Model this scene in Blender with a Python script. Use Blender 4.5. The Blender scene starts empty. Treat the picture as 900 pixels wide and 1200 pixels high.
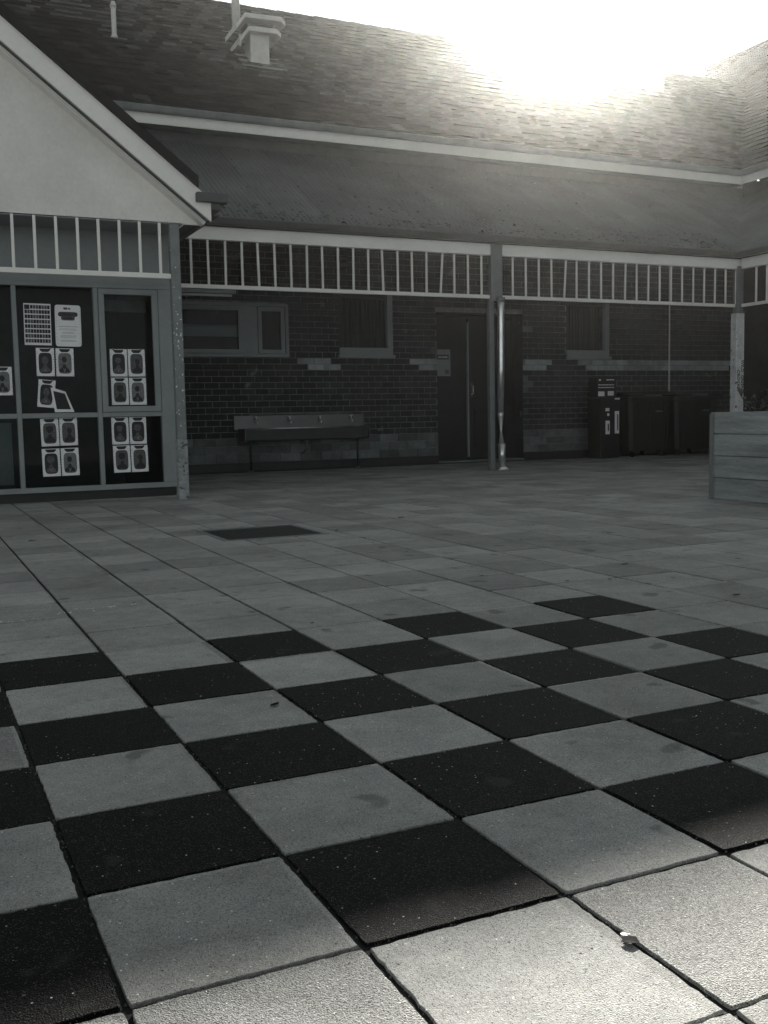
import bpy, math, random
from mathutils import Vector, Matrix
import numpy as np
random.seed(7)
rnd = random.Random(11)
sc = bpy.context.scene
col = sc.collection

# ------------------------------------------------------------------ camera
S = 0.40
CAM = Vector((-.6534 * S, -6.9022 * S, 2.2353 * S))
YAW, PIT, ROL = -0.4389, -0.0938, 0.0199
M3 = Matrix.Rotation(YAW, 3, 'Z') @ Matrix.Rotation(PIT, 3, 'X') @ Matrix.Rotation(ROL, 3, 'Y')
right, fwd, up = M3.col[0], M3.col[1], M3.col[2]
cam = bpy.data.objects.new('camera', bpy.data.cameras.new('camera'))
col.objects.link(cam)
cam.matrix_world = Matrix(((right.x, up.x, -fwd.x, CAM.x), (right.y, up.y, -fwd.y, CAM.y), (right.z, up.z, -fwd.z, CAM.z), (0, 0, 0, 1)))
cam.data.sensor_fit = 'HORIZONTAL'
cam.data.sensor_width = 36
cam.data.lens = 36 * 1196 / 900
cam.data.clip_start = 0.05
cam.data.clip_end = 2000
sc.camera = cam

# ------------------------------------------------------------------ light
SUN = Vector((0.71, 1.0, 0.4755)).normalized()          # direction towards the sun
ELEV = math.asin(SUN.z)
world = bpy.data.worlds.new('World')
sc.world = world
world.use_nodes = True
wn = world.node_tree
bg = wn.nodes['Background']
sky = wn.nodes.new('ShaderNodeTexSky')
sky.sky_type = 'NISHITA'
sky.sun_disc = False
sky.sun_elevation = ELEV
sky.sun_rotation = math.atan2(SUN.x, SUN.y)
hsv = wn.nodes.new('ShaderNodeRGBToBW')          # black and white photograph
tint = wn.nodes.new('ShaderNodeMixRGB')
tint.blend_type = 'MULTIPLY'
tint.inputs[0].default_value = 1
tint.inputs[2].default_value = (0.90, 0.985, 1.0, 1)
wn.links.new(sky.outputs[0], hsv.inputs['Color'])
wn.links.new(hsv.outputs[0], tint.inputs[1])
wn.links.new(tint.outputs[0], bg.inputs[0])
bg.inputs[1].default_value = 0.05
sl = bpy.data.lights.new('sun', 'SUN')
sl.energy = 5.0
sl.angle = math.radians(0.45)
sl.color = (1.0, 0.955, 0.88)
so = bpy.data.objects.new('sun', sl)
col.objects.link(so)
so.location = (10, 10, 30)
so.rotation_euler = SUN.to_track_quat('Z', 'Y').to_euler()
sc.view_settings.view_transform = 'Standard'
sc.view_settings.look = 'None'
sc.view_settings.gamma = 1
sc.view_settings.exposure = 1.9
sc.cycles.use_denoising = True
sc.cycles.max_bounces = 6
sc.cycles.volume_bounces = 0
sc.cycles.transparent_max_bounces = 12
HAZE = 0.00066

# ------------------------------------------------------------------ helpers
def tag(o, label=None, cat=None, group=None, kind=None):
    if label: o['label'] = label
    if cat: o['category'] = cat
    if group: o['group'] = group
    if kind: o['kind'] = kind
    return o

def empty(name, loc, label=None, cat=None, group=None, rz=0):
    o = bpy.data.objects.new(name, None)
    col.objects.link(o)
    o.location = loc
    o.rotation_euler.z = rz
    o.empty_display_size = .1
    return tag(o, label, cat, group)

def link(name, me, parent=None, keep=False):
    o = bpy.data.objects.new(name, me)
    col.objects.link(o)
    if parent is not None:
        o.parent = parent
        # parents are unrotated empties or meshes at a base point; coordinates given in the world
        if not keep:
            o.location = -wloc(parent)
    return o

def wloc(o):
    v = Vector(o.location)
    while o.parent:
        o = o.parent
        v = v + o.location
    return v

def setw(o, p):
    """place a child by its world position"""
    o.location = Vector(p) - (wloc(o.parent) if o.parent else Vector((0, 0, 0)))

class MB:
    def __init__(s): s.v = []; s.f = []
    def box(s, x0, x1, y0, y1, z0, z1, slant=0):
        if x0 > x1: x0, x1 = x1, x0
        b = len(s.v)
        s.v += [(x0, y0, z0), (x1, y0, z0), (x1, y1, z0), (x0, y1, z0), (x0, y0, z1), (x1, y0, z1), (x1, y1, z1), (x0, y1, z1)]
        s.f += [tuple(b + i for i in q) for q in ((0, 3, 2, 1), (4, 5, 6, 7), (0, 1, 5, 4), (1, 2, 6, 5), (2, 3, 7, 6), (3, 0, 4, 7))]
        return s
    def cbox(s, x0, x1, y0, y1, z0, z1, c=.004):
        """box with chamfered edges seen from -Y / sides (all 12 edges, cheap)"""
        b = len(s.v)
        xs, ys, zs = (x0, x1), (y0, y1), (z0, z1)
        idx = {}
        for ix in (0, 1):
            for iy in (0, 1):
                for iz in (0, 1):
                    for ax in range(3):
                        p = [xs[ix], ys[iy], zs[iz]]
                        sg = [(1, -1)[ix], (1, -1)[iy], (1, -1)[iz]]
                        for k in range(3):
                            if k != ax: p[k] += sg[k] * c
                        idx[(ix, iy, iz, ax)] = len(s.v)
                        s.v.append(tuple(p))
        def I(ix, iy, iz, ax): return idx[(ix, iy, iz, ax)]
        F = []
        for t in (0, 1):
            F.append((I(t, 0, 0, 0), I(t, 1, 0, 0), I(t, 1, 1, 0), I(t, 0, 1, 0)) if t else (I(t, 0, 0, 0), I(t, 0, 1, 0), I(t, 1, 1, 0), I(t, 1, 0, 0)))
            F.append((I(0, t, 0, 1), I(0, t, 1, 1), I(1, t, 1, 1), I(1, t, 0, 1)) if t else (I(0, t, 0, 1), I(1, t, 0, 1), I(1, t, 1, 1), I(0, t, 1, 1)))
            F.append((I(0, 0, t, 2), I(1, 0, t, 2), I(1, 1, t, 2), I(0, 1, t, 2)) if t else (I(0, 0, t, 2), I(0, 1, t, 2), I(1, 1, t, 2), I(1, 0, t, 2)))
        for a in (0, 1):
            for d in (0, 1):
                F.append((I(0, a, d, 1), I(1, a, d, 1), I(1, a, d, 2), I(0, a, d, 2)))
                F.append((I(a, 0, d, 0), I(a, 1, d, 0), I(a, 1, d, 2), I(a, 0, d, 2)))
                F.append((I(a, d, 0, 0), I(a, d, 1, 0), I(a, d, 1, 1), I(a, d, 0, 1)))
        for ix in (0, 1):
            for iy in (0, 1):
                for iz in (0, 1):
                    F.append((I(ix, iy, iz, 0), I(ix, iy, iz, 1), I(ix, iy, iz, 2)))
        s.f += F
        return s
    def poly(s, pts):
        b = len(s.v); s.v += [tuple(p) for p in pts]; s.f.append(tuple(range(b, b + len(pts)))); return s
    def slab(s, pts, d):
        """polygon extruded by vector d"""
        b = len(s.v); n = len(pts); d = Vector(d)
        s.v += [tuple(p) for p in pts] + [tuple(Vector(p) + d) for p in pts]
        s.f.append(tuple(range(b, b + n))); s.f.append(tuple(range(b + 2 * n - 1, b + n - 1, -1)))
        for i in range(n):
            j = (i + 1) % n
            s.f.append((b + i, b + n + i, b + n + j, b + j))
        return s
    def tube(s, pts, rs, n=12, caps=True):
        pts = [Vector(p) for p in pts]
        if not hasattr(rs, '__len__'): rs = [rs] * len(pts)
        b = len(s.v); ref = None
        for k, p in enumerate(pts):
            t = (pts[min(k + 1, len(pts) - 1)] - pts[max(k - 1, 0)]).normalized()
            if ref is None:
                ref = Vector((0, 0, 1)) if abs(t.z) < .9 else Vector((1, 0, 0))
                u = t.cross(ref).normalized()
            else:
                u = (u - t * u.dot(t)).normalized()
            w = t.cross(u)
            for i in range(n):
                a = 2 * math.pi * i / n
                s.v.append(tuple(p + (u * math.cos(a) + w * math.sin(a)) * rs[k]))
        for k in range(len(pts) - 1):
            for i in range(n):
                j = (i + 1) % n
                s.f.append((b + k * n + i, b + k * n + j, b + (k + 1) * n + j, b + (k + 1) * n + i))
        if caps:
            s.f.append(tuple(b + i for i in range(n - 1, -1, -1)))
            s.f.append(tuple(b + (len(pts) - 1) * n + i for i in range(n)))
        return s
    def mesh(s, name, mat, smooth=False):
        me = bpy.data.meshes.new(name)
        me.from_pydata(s.v, [], s.f)
        import bmesh
        bm = bmesh.new(); bm.from_mesh(me)
        bmesh.ops.recalc_face_normals(bm, faces=bm.faces)
        bm.to_mesh(me); bm.free()
        me.materials.append(mat)
        if smooth:
            for p in me.polygons: p.use_smooth = len(p.vertices) == 4
        return me
    def build(s, name, mat, parent=None, smooth=False):
        return link(name, s.mesh(name, mat, smooth), parent)

# ------------------------------------------------------------------ materials
def newmat(name):
    m = bpy.data.materials.new(name); m.use_nodes = True
    nt = m.node_tree
    return m, nt, nt.nodes['Principled BSDF']

def N(nt, t, **kw):
    n = nt.nodes.new(t)
    for k, v in kw.items():
        if k.startswith('i_'): n.inputs[k[2:].replace('_', ' ')].default_value = v
        else: setattr(n, k, v)
    return n

def ramp(nt, src, stops):
    r = nt.nodes.new('ShaderNodeValToRGB')
    e = r.color_ramp.elements
    while len(e) < len(stops): e.new(.5)
    for k, (p, c) in enumerate(stops):
        e[k].position = p
        e[k].color = (c, c, c, 1) if not hasattr(c, '__len__') else (*c, 1)
    nt.links.new(src, r.inputs[0])
    return r.outputs[0]

def mix(nt, typ, a, b, fac=1.0):
    m = nt.nodes.new('ShaderNodeMixRGB'); m.blend_type = typ
    for k, x in ((0, fac), (1, a), (2, b)):
        if hasattr(x, 'is_linked'): nt.links.new(x, m.inputs[k])
        elif k == 0: m.inputs[0].default_value = x
        else: m.inputs[k].default_value = (x, x, x, 1) if not hasattr(x, '__len__') else (*x, 1)
    return m.outputs[0]

def surf(name, c, rough=.7, var=.25, scale=6, fine=60, bump=.3, stretch=(1, 1, 1), tone=(1, 1, 1), spots=None, metal=0, spec=.4, per_object=0, bdist=.004):
    """weathered surface: value c, broad and fine variation, bump"""
    m, nt, p = newmat(name)
    geo = N(nt, 'ShaderNodeNewGeometry')
    mp = N(nt, 'ShaderNodeMapping'); mp.inputs['Scale'].default_value = stretch
    nt.links.new(geo.outputs['Position'], mp.inputs[0])
    n1 = N(nt, 'ShaderNodeTexNoise', i_Scale=scale, i_Detail=5.0, i_Roughness=.6)
    n2 = N(nt, 'ShaderNodeTexNoise', i_Scale=fine, i_Detail=4.0, i_Roughness=.7)
    nt.links.new(mp.outputs[0], n1.inputs['Vector']); nt.links.new(mp.outputs[0], n2.inputs['Vector'])
    a = ramp(nt, n1.outputs['Fac'], [(.3, 1 - var), (.7, 1 + var)])
    b = ramp(nt, n2.outputs['Fac'], [(.3, 1 - var * .6), (.7, 1 + var * .6)])
    base = (c * tone[0], c * tone[1], c * tone[2])
    o = mix(nt, 'MULTIPLY', base, a); o = mix(nt, 'MULTIPLY', o, b)
    if name == 'slate_roof_tile':
        at = N(nt, 'ShaderNodeAttribute'); at.attribute_name = 'tone'
        oi_ = N(nt, 'ShaderNodeObjectInfo')
        m1 = N(nt, 'ShaderNodeMath', operation='ADD'); m2 = N(nt, 'ShaderNodeMath', operation='FRACT')
        nt.links.new(at.outputs['Fac'], m1.inputs[0]); nt.links.new(oi_.outputs['Random'], m1.inputs[1]); nt.links.new(m1.outputs[0], m2.inputs[0])
        o = mix(nt, 'MULTIPLY', o, ramp(nt, m2.outputs[0], [(0, .4), (.8, 1.0), (.93, 1.6), (1, 4.0)]))
        at2 = N(nt, 'ShaderNodeAttribute'); at2.attribute_name = 'butt'
        o = mix(nt, 'MIX', o, .17, at2.outputs['Fac'])  # lower tile edges painted paler, standing in for light caught on them
    if per_object:
        oi = N(nt, 'ShaderNodeObjectInfo')
        o = mix(nt, 'MULTIPLY', o, ramp(nt, oi.outputs['Random'], [(0, 1 - per_object), (1, 1 + per_object)]))
    if spots:
        sc_, th, val = spots
        n3 = N(nt, 'ShaderNodeTexNoise', i_Scale=sc_, i_Detail=3.0)
        nt.links.new(mp.outputs[0], n3.inputs['Vector'])
        o = mix(nt, 'MIX', o, val, ramp(nt, n3.outputs['Fac'], [(th, 0), (th + .03, 1)]))
    nt.links.new(o, p.inputs['Base Color'])
    p.inputs['Roughness'].default_value = rough
    p.inputs['Metallic'].default_value = metal
    p.inputs['Specular IOR Level'].default_value = spec
    bp = N(nt, 'ShaderNodeBump', i_Strength=bump, i_Distance=bdist)
    nt.links.new(n2.outputs['Fac'], bp.inputs['Height'])
    nt.links.new(bp.outputs[0], p.inputs['Normal'])
    return m

COOL = (.93, 1.0, 1.0); WARM = (1.03, 1.0, .95)

def paver(name, c, dark=False, coarse=False):
    m, nt, p = newmat(name)
    geo = N(nt, 'ShaderNodeNewGeometry'); pos = geo.outputs['Position']
    # tone that differs from paver to paver
    sn = N(nt, 'ShaderNodeVectorMath', operation='SNAP'); sn.inputs[1].default_value = (S, S * 1.0372, 5)
    ad = N(nt, 'ShaderNodeVectorMath', operation='ADD'); ad.inputs[1].default_value = (.02, .02, 1)
    nt.links.new(pos, ad.inputs[0]); nt.links.new(ad.outputs[0], sn.inputs[0])
    wnn = N(nt, 'ShaderNodeTexWhiteNoise'); nt.links.new(sn.outputs[0], wnn.inputs['Vector'])
    tone = ramp(nt, wnn.outputs['Value'], [(0, .76), (1, 1.16)])
    n1 = N(nt, 'ShaderNodeTexNoise', i_Scale=2.2, i_Detail=6.0, i_Roughness=.65)
    n2 = N(nt, 'ShaderNodeTexNoise', i_Scale=160.0, i_Detail=4.0, i_Roughness=.8)
    n3 = N(nt, 'ShaderNodeTexNoise', i_Scale=14.0, i_Detail=5.0, i_Roughness=.7)
    for n in (n1, n2, n3): nt.links.new(pos, n.inputs['Vector'])
    vo = N(nt, 'ShaderNodeTexVoronoi', i_Scale=(110.0 if coarse else 62.0)); nt.links.new(pos, vo.inputs['Vector'])
    vo2 = N(nt, 'ShaderNodeTexVoronoi', i_Scale=330.0); nt.links.new(pos, vo2.inputs['Vector'])
    o = mix(nt, 'MULTIPLY', (c * .99, c, c * .965), tone)
    o = mix(nt, 'MULTIPLY', o, ramp(nt, n1.outputs['Fac'], [(.3, .78), (.7, 1.18)]))
    o = mix(nt, 'MULTIPLY', o, ramp(nt, n3.outputs['Fac'], [(.3, .86), (.7, 1.1)]))
    o = mix(nt, 'MULTIPLY', o, ramp(nt, n2.outputs['Fac'], [(.3, .5 if (coarse or dark) else .66), (.7, 1.45 if (coarse or dark) else 1.3)]))
    # pale and dark stones of the aggregate, pale ones on dark pavers also painted sun glints; a cell shows when its random colour passes a threshold
    def cells(v, th, width, val, o, r):
        k = mix(nt, 'MULTIPLY', ramp(nt, v.outputs['Color'], [(th, 0), (th + .02, 1)]), ramp(nt, v.outputs['Distance'], [(r, 1), (r + width, 0)]))
        return mix(nt, 'MIX', o, val, k)
    o = cells(vo, .66 if not dark else .75, .06, (.75, .76, .73), o, .13 if coarse else .09)
    o = cells(vo2, .62 if coarse else .70, .15, .05 if not dark else .10, o, .3)
    vo3 = N(nt, 'ShaderNodeTexVoronoi', i_Scale=210.0); nt.links.new(pos, vo3.inputs['Vector'])
    o = cells(vo3, .64 if not dark else .78, .12, (.62, .63, .60) if not dark else (.30, .31, .30), o, .12 if not dark else .10)
    vo4 = N(nt, 'ShaderNodeTexVoronoi', i_Scale=38.0); nt.links.new(pos, vo4.inputs['Vector'])
    o = cells(vo4, .74, .05, .05 if not dark else .2, o, .07)
    # dark stains of dropped gum and spills
    n4 = N(nt, 'ShaderNodeTexNoise', i_Scale=5.5, i_Detail=2.0); nt.links.new(pos, n4.inputs['Vector'])
    st = ramp(nt, n4.outputs['Fac'], [(.66, 0), (.72, .5)])
    o = mix(nt, 'MIX', o, .05, st)
    nt.links.new(o, p.inputs['Base Color'])
    p.inputs['Roughness'].default_value = .6 if dark else .9
    p.inputs['Specular IOR Level'].default_value = .05 if dark else .10
    hsum = N(nt, 'ShaderNodeMath', operation='ADD')
    n6 = N(nt, 'ShaderNodeTexNoise', i_Scale=420.0, i_Detail=3.0); nt.links.new(pos, n6.inputs['Vector']); nt.links.new(n6.outputs['Fac'], hsum.inputs[0]); nt.links.new(vo2.outputs['Distance'], hsum.inputs[1])
    bp = N(nt, 'ShaderNodeBump', i_Strength=1.0 if (coarse or dark) else .7, i_Distance=.0030 if (coarse or dark) else .0016)
    nt.links.new(hsum.outputs[0], bp.inputs['Height'])
    nt.links.new(bp.outputs[0], p.inputs['Normal'])
    return m

M = {}
M['paver_light'] = paver('pale_concrete_paver', .335)
M['paver_coarse'] = paver('coarse_concrete_paver', .36, coarse=True)
M['paver_dark'] = paver('black_painted_paver', .009, dark=True)
M['joint'] = surf('joint_sand', .010, rough=1, bump=.8, fine=150)
M['asphalt'] = surf('asphalt', .16, rough=.95, fine=120, bump=.6)
M['mortar'] = surf('dark_mortar', .19, rough=1, var=.4, tone=COOL)
M['brick'] = surf('dark_brick', .035, rough=.9, var=.4, scale=3, fine=90, per_object=.35, tone=COOL, spots=(2.6, .70, .13))
M['stone'] = surf('pale_stone', .32, rough=.9, var=.3, scale=4, fine=60, per_object=.2, tone=COOL)
M['stone_dim'] = surf('grey_render_block', .13, rough=.9, var=.45, scale=2.5, fine=50, per_object=.35, tone=COOL)
M['cream'] = surf('cream_paint', .80, rough=.6, var=.06, scale=1.6, fine=30, bump=.12, tone=WARM)
M['sheet'] = surf('cream_fibre_sheet', .74, rough=.7, var=.10, scale=1.1, fine=25, bump=.15, tone=WARM)
M['frame'] = surf('grey_frame_paint', .26, rough=.55, var=.10, scale=3, fine=40, bump=.12, tone=COOL)
M['post'] = surf('worn_post_paint', .20, rough=.6, var=.2, scale=5, fine=35, tone=COOL, spots=(19, .67, .75))
M['foot'] = surf('mottled_post_foot', .30, rough=.8, var=.3, scale=9, fine=30, tone=COOL, spots=(24, .62, .06))
M['primer'] = surf('pale_primer_paint', .62, rough=.7, var=.2, scale=6, fine=30, spots=(16, .66, .05))
M['metal_grey'] = surf('grey_steel', .16, rough=.5, var=.15, tone=COOL, spec=.5)
M['galv'] = surf('galvanised_steel', .62, rough=.28, var=.15, scale=9, fine=60, metal=.9, bump=.1)
M['stainless'] = surf('stainless_steel', .13, rough=.42, var=.12, scale=5, metal=1, bump=.06)
M['chrome'] = surf('chrome', .95, rough=.35, var=.03, metal=1, bump=0)
M['gutter'] = surf('dark_gutter', .07, rough=.5, var=.2, tone=COOL)
M['gutter_mid'] = surf('grey_gutter', .20, rough=.55, var=.2, tone=COOL)
M['rooftile'] = surf('slate_roof_tile', .013, rough=1.0, var=.22, scale=2.4, fine=26, per_object=.2, tone=COOL, spec=.05)
M['iron'] = surf('weathered_roof_iron', .085, rough=.62, var=.28, scale=1.0, fine=22, tone=COOL, spots=(9, .69, .05), stretch=(1, 1, 1))
M['dark'] = surf('dark_paint', .02, rough=.5, var=.3, tone=COOL)
M['door'] = surf('dark_door_paint', .012, rough=.45, var=.25, tone=COOL)
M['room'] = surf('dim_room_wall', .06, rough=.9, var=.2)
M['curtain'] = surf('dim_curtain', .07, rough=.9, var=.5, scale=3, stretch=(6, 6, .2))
M['paper'] = surf('white_paper', .78, rough=.7, var=.05, scale=8, bump=.03)
M['paper_grey'] = surf('grey_paper', .16, rough=.7, var=.3, scale=40, bump=.03)  # own grey of printed panels, collars and tape
M['ink'] = surf('black_ink', .02, rough=.6, var=.3, scale=30, bump=0)
M['ink_mid'] = surf('grey_ink', .085, rough=.6, var=.4, scale=60, bump=0)
M['plastic'] = surf('black_bin_plastic', .010, rough=.45, var=.2, tone=COOL, spec=.35)
M['label'] = surf('white_label', .7, rough=.5, var=.08)
M['timber'] = surf('weathered_sleeper', .25, rough=.85, var=.38, scale=2.2, fine=28, stretch=(3, .45, 6), bump=.6, per_object=.12, tone=COOL)
M['soil'] = surf('dark_soil', .02, rough=1, bump=1, fine=40)
M['leaf'] = surf('planter_leaf', .05, rough=.5, var=.4, per_object=.3, spec=.5)
M['deadleaf'] = surf('dead_leaf', .02, rough=.95, var=.4, spec=.05)
M['pale_bit'] = surf('pale_litter', .75, rough=.8, var=.1)
M['flue'] = surf('pale_flue', .62, rough=.6, var=.12, tone=WARM)
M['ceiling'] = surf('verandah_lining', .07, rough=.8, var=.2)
def glassmat():
    m, nt, p = newmat('window_glass')
    nt.nodes.remove(p)
    out = [n for n in nt.nodes if n.type == 'OUTPUT_MATERIAL'][0]
    tr = N(nt, 'ShaderNodeBsdfTransparent'); tr.inputs[0].default_value = (.8, .84, .84, 1)
    gl = N(nt, 'ShaderNodeBsdfGlossy'); gl.inputs['Roughness'].default_value = .03
    fr = N(nt, 'ShaderNodeFresnel', i_IOR=1.16)
    mx = N(nt, 'ShaderNodeMixShader')
    nt.links.new(fr.outputs[0], mx.inputs[0]); nt.links.new(tr.outputs[0], mx.inputs[1]); nt.links.new(gl.outputs[0], mx.inputs[2])
    nt.links.new(mx.outputs[0], out.inputs[0])
    return m
M['glass'] = glassmat()

# ================================================================== GROUND
g = MB()
g.poly([(-18, -20, -.04), (38, -20, -.04), (38, 40, -.04), (-18, 40, -.04)])
ground = tag(g.build('ground', M['asphalt']), kind='structure')
bed = MB(); bed.poly([(-10.4, -12.9, -.008), (16.1, -12.9, -.008), (16.1, 13.99, -.008), (-10.4, 13.99, -.008)])
pavement = tag(bed.build('pavement', M['joint']), kind='structure')
XO = {0: -.003, 1: .994, 2: 2.028, 3: 2.996, 4: 4.003, 5: 4.993, 6: 5.982, 7: 6.96}
YO = {-3: 3.05, -2: 2.01, -1: .968, 0: -.014, 1: -1.0, 2: -2.006, 3: -2.995}
def gx(i): return XO.get(i, i + .02 * math.sin(i * 2.7)) * S
def gy(j): return YO.get(j, -j + .02 * math.sin(j * 3.1)) * S * 1.0372
def proj(p):
    d = Vector(p) - CAM
    z = d.dot(fwd)
    if z < .1: return None
    return (450 + 1196 * d.dot(right) / z, 600 - 1196 * d.dot(up) / z, z)
DR = (1.86, 2.66, 4.50, 5.30)
def minus(r, h):
    x0, x1, y0, y1 = r; a0, a1, b0, b1 = h
    if a1 <= x0 or a0 >= x1 or b1 <= y0 or b0 >= y1: return [r]
    out = []
    if a0 > x0: out.append((x0, a0, y0, y1))
    if a1 < x1: out.append((a1, x1, y0, y1))
    m0, m1 = max(x0, a0), min(x1, a1)
    if b0 > y0: out.append((m0, m1, y0, b0))
    if b1 < y1: out.append((m0, m1, b1, y1))
    return [q for q in out if q[1] - q[0] > .03 and q[3] - q[2] > .03]
cells = []
for j in range(-34, 30):
    for i in range(-25, 41):
        x0, x1 = gx(i), gx(i + 1); y1, y0 = gy(j), gy(j + 1)
        if y1 > 13.99 or x1 > 16.1: continue
        dark = -3 <= j <= 2 and (i + j) % 2 != 0 and i <= 6
        gj = .0058 if j < 2 else .006
        gt = .0085 if j == 3 else gj * .7     # joint on the far edge
        gb = .0085 if j == 2 else gj * .7
        ge = .0055 if j > -4 else .0068
        if j < -4: gb = gt = .0075
        r = (x0 + ge, x1 - ge, y0 + gb * .72, y1 - gt * .72)
        pr = minus(r, (DR[0] - .02, DR[1] + .02, DR[2] - .02, DR[3] + .02))
        for q in pr:
            c = proj(((q[0] + q[1]) / 2, (q[2] + q[3]) / 2, 0))
            vis = any((lambda t: t and -5 < t[0] < 905 and t[1] < 1210)(proj((a, b, 0))) for a in (q[0], (q[0]+q[1])/2, q[1]) for b in (q[2], (q[2]+q[3])/2, q[3]))
            cells.append((c[2] if (vis and c) else 999, i, j, dark, q))
cells.sort(key=lambda t: (t[0], t[1], t[2]))
tm = {}
def tile_mesh(kind):
    """unit paver, worn chamfered edge, slightly uneven outline"""
    ms = []
    for k in range(4):
        r = random.Random(hash(kind) % 97 + k * 13 if False else len(kind) * 31 + k * 13)
        b = MB(); n = 22
        ring = []
        for side in range(4):
            for t in range(n):
                u = t / n
                e = .5 - (r.random() ** 4) * .009
                p = [(-.5 + u, -e), (e, -.5 + u), (.5 - u, e), (-e, .5 - u)][side]
                if t == 0: p = [(-.494, -.494), (.494, -.494), (.494, .494), (-.494, .494)][side]
                ring.append(p)
        m = len(ring)
        b.v += [(x, y, -.02) for x, y in ring] + [(x, y, -.0016) for x, y in ring] + [(x * .994, y * .994, 0) for x, y in ring]
        for L in (0, 1):
            for q in range(m):
                w = (q + 1) % m
                b.f.append((L * m + q, L * m + w, (L + 1) * m + w, (L + 1) * m + q))
        b.f.append(tuple(range(2 * m, 3 * m)))
        me = b.mesh('paver', M[kind])
        ms.append(me)
    return ms
for k in ('paver_light', 'paver_coarse', 'paver_dark'): tm[k] = tile_mesh(k)
far = MB(); fard = MB()
coarse_cells = {(2, 3), (-1, 3), (0, 3), (5, 3)}
for n_, (dist, i, j, dark, q) in enumerate(cells):
    w, h = q[1] - q[0], q[3] - q[2]
    dz = rnd.uniform(-.0022, .0012)
    if n_ < 300 and dist < 900:
        kind = 'paver_dark' if dark else ('paver_coarse' if (i, j) in coarse_cells else 'paver_light')
        o = link('paver', rnd.choice(tm[kind]), pavement)
        o.location = ((q[0] + q[1]) / 2, (q[2] + q[3]) / 2, dz)
        o.scale = (w, h, 1)
        o.rotation_euler = (rnd.uniform(-.002, .002), rnd.uniform(-.002, .002), rnd.uniform(-.0035, .0035))
    else:
        m = fard if dark else far
        c = .003
        x0, x1, y0, y1 = q; b = len(m.v)
        m.v += [(x0, y0, -.02), (x1, y0, -.02), (x1, y1, -.02), (x0, y1, -.02), (x0, y0, dz - c), (x1, y0, dz - c), (x1, y1, dz - c), (x0, y1, dz - c),
                (x0 + c, y0 + c, dz), (x1 - c, y0 + c, dz), (x1 - c, y1 - c, dz), (x0 + c, y1 - c, dz)]
        for L in (0, 4):
            for t in range(4):
                u = (t + 1) % 4
                m.f.append((b + L + t, b + L + u, b + L + 4 + u, b + L + 4 + t))
        m.f.append((b + 8, b + 9, b + 10, b + 11))
tag(far.build('distant_pavers', M['paver_light'], pavement), kind='stuff')
if fard.v: tag(fard.build('distant_dark_pavers', M['paver_dark'], pavement), kind='stuff')

# drain grate let into the paving
dg = empty('drain_grate', (DR[0], DR[2], 0), 'dark square drain grate sunk in a thin metal frame in the paving', 'drain grate')
f = MB()
f.box(DR[0] - .015, DR[1] + .015, DR[2] - .015, DR[2] + .02, -.02, .003).box(DR[0] - .015, DR[1] + .015, DR[3] - .02, DR[3] + .015, -.02, .003)
f.box(DR[0] - .015, DR[0] + .02, DR[2] + .02, DR[3] - .02, -.02, .003).box(DR[1] - .02, DR[1] + .015, DR[2] + .02, DR[3] - .02, -.02, .003)
f.build('frame', M['metal_grey'], dg)
b0 = MB().box(DR[0] + .02, DR[1] - .02, -.006, .006, -.016, -.002).mesh('bar', M['dark'])
for k in range(24):
    o = link('bar', b0, dg, keep=True); o.location = (-DR[0], .035 + k * .0317, -.002)

# ================================================================== MAIN BUILDING
WY = 14.0
B = empty('school_building', (9, WY, 0), 'long brick school building with dark tiled roof and a verandah of white battens', 'building')
XL, XR = 2.6, 16.15
openings = [(3.2, 5.83, 1.94, 2.80), (6.80, 7.84, 1.94, 3.05), (8.74, 10.62, -.1, 2.78), (11.62, 12.65, 1.94, 3.05)]
wall = MB()
xs = [XL] + sorted({v for o in openings for v in o[:2]}) + [XR + .3]
for a, b_ in zip(xs, xs[1:]):
    hs = [o for o in openings if o[0] <= a + 1e-6 and o[1] >= b_ - 1e-6]
    zz = [(0, 5.6)]
    for o in hs:
        zz = [(0, o[2]), (o[3], 5.6)]
    for z0, z1 in zz:
        if z1 > z0 + .01: wall.box(a, b_, WY, WY + .3, z0, z1)
bw = wall.build('brick_wall', M['mortar'], B)
def blocked(x0, x1, z0, z1):
    return any(x1 > o[0] and x0 < o[1] and z1 > o[2] and z0 < o[3] for o in openings)
def clip_row(x0, x1, z0, z1):
    """pieces of a course left standing beside the openings"""
    segs = [(x0, x1)]
    for o in openings:
        if z1 > o[2] + .01 and z0 < o[3] - .01:
            n = []
            for a, b_ in segs:
                if o[1] <= a or o[0] >= b_: n.append((a, b_)); continue
                if o[0] > a: n.append((a, o[0]))
                if o[1] < b_: n.append((o[1], b_))
            segs = n
    return [s_ for s_ in segs if s_[1] - s_[0] > .04]
brick_m = []
for k in range(3):
    brick_m.append(MB().cbox(-.5, .5, -.004 - k * .0012, .01, -.5, .5, .0025).mesh('brick', M['brick']))
stone_m = MB().cbox(-.5, .5, -.018, .01, -.5, .5, .006).mesh('stone_block', M['stone'])
dim_m = MB().cbox(-.5, .5, -.014, .01, -.5, .5, .005).mesh('wall_block', M['stone_dim'])
def piece(nm, me, x0, x1, z0, z1):
    o = link(nm, me, bw)
    setw(o, ((x0 + x1) / 2, WY - rnd.uniform(0, .003), (z0 + z1) / 2))
    o.scale = (x1 - x0, 1, z1 - z0)
    return o
bricks = []
z = .57; k = 0; CH = .1045
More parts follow.
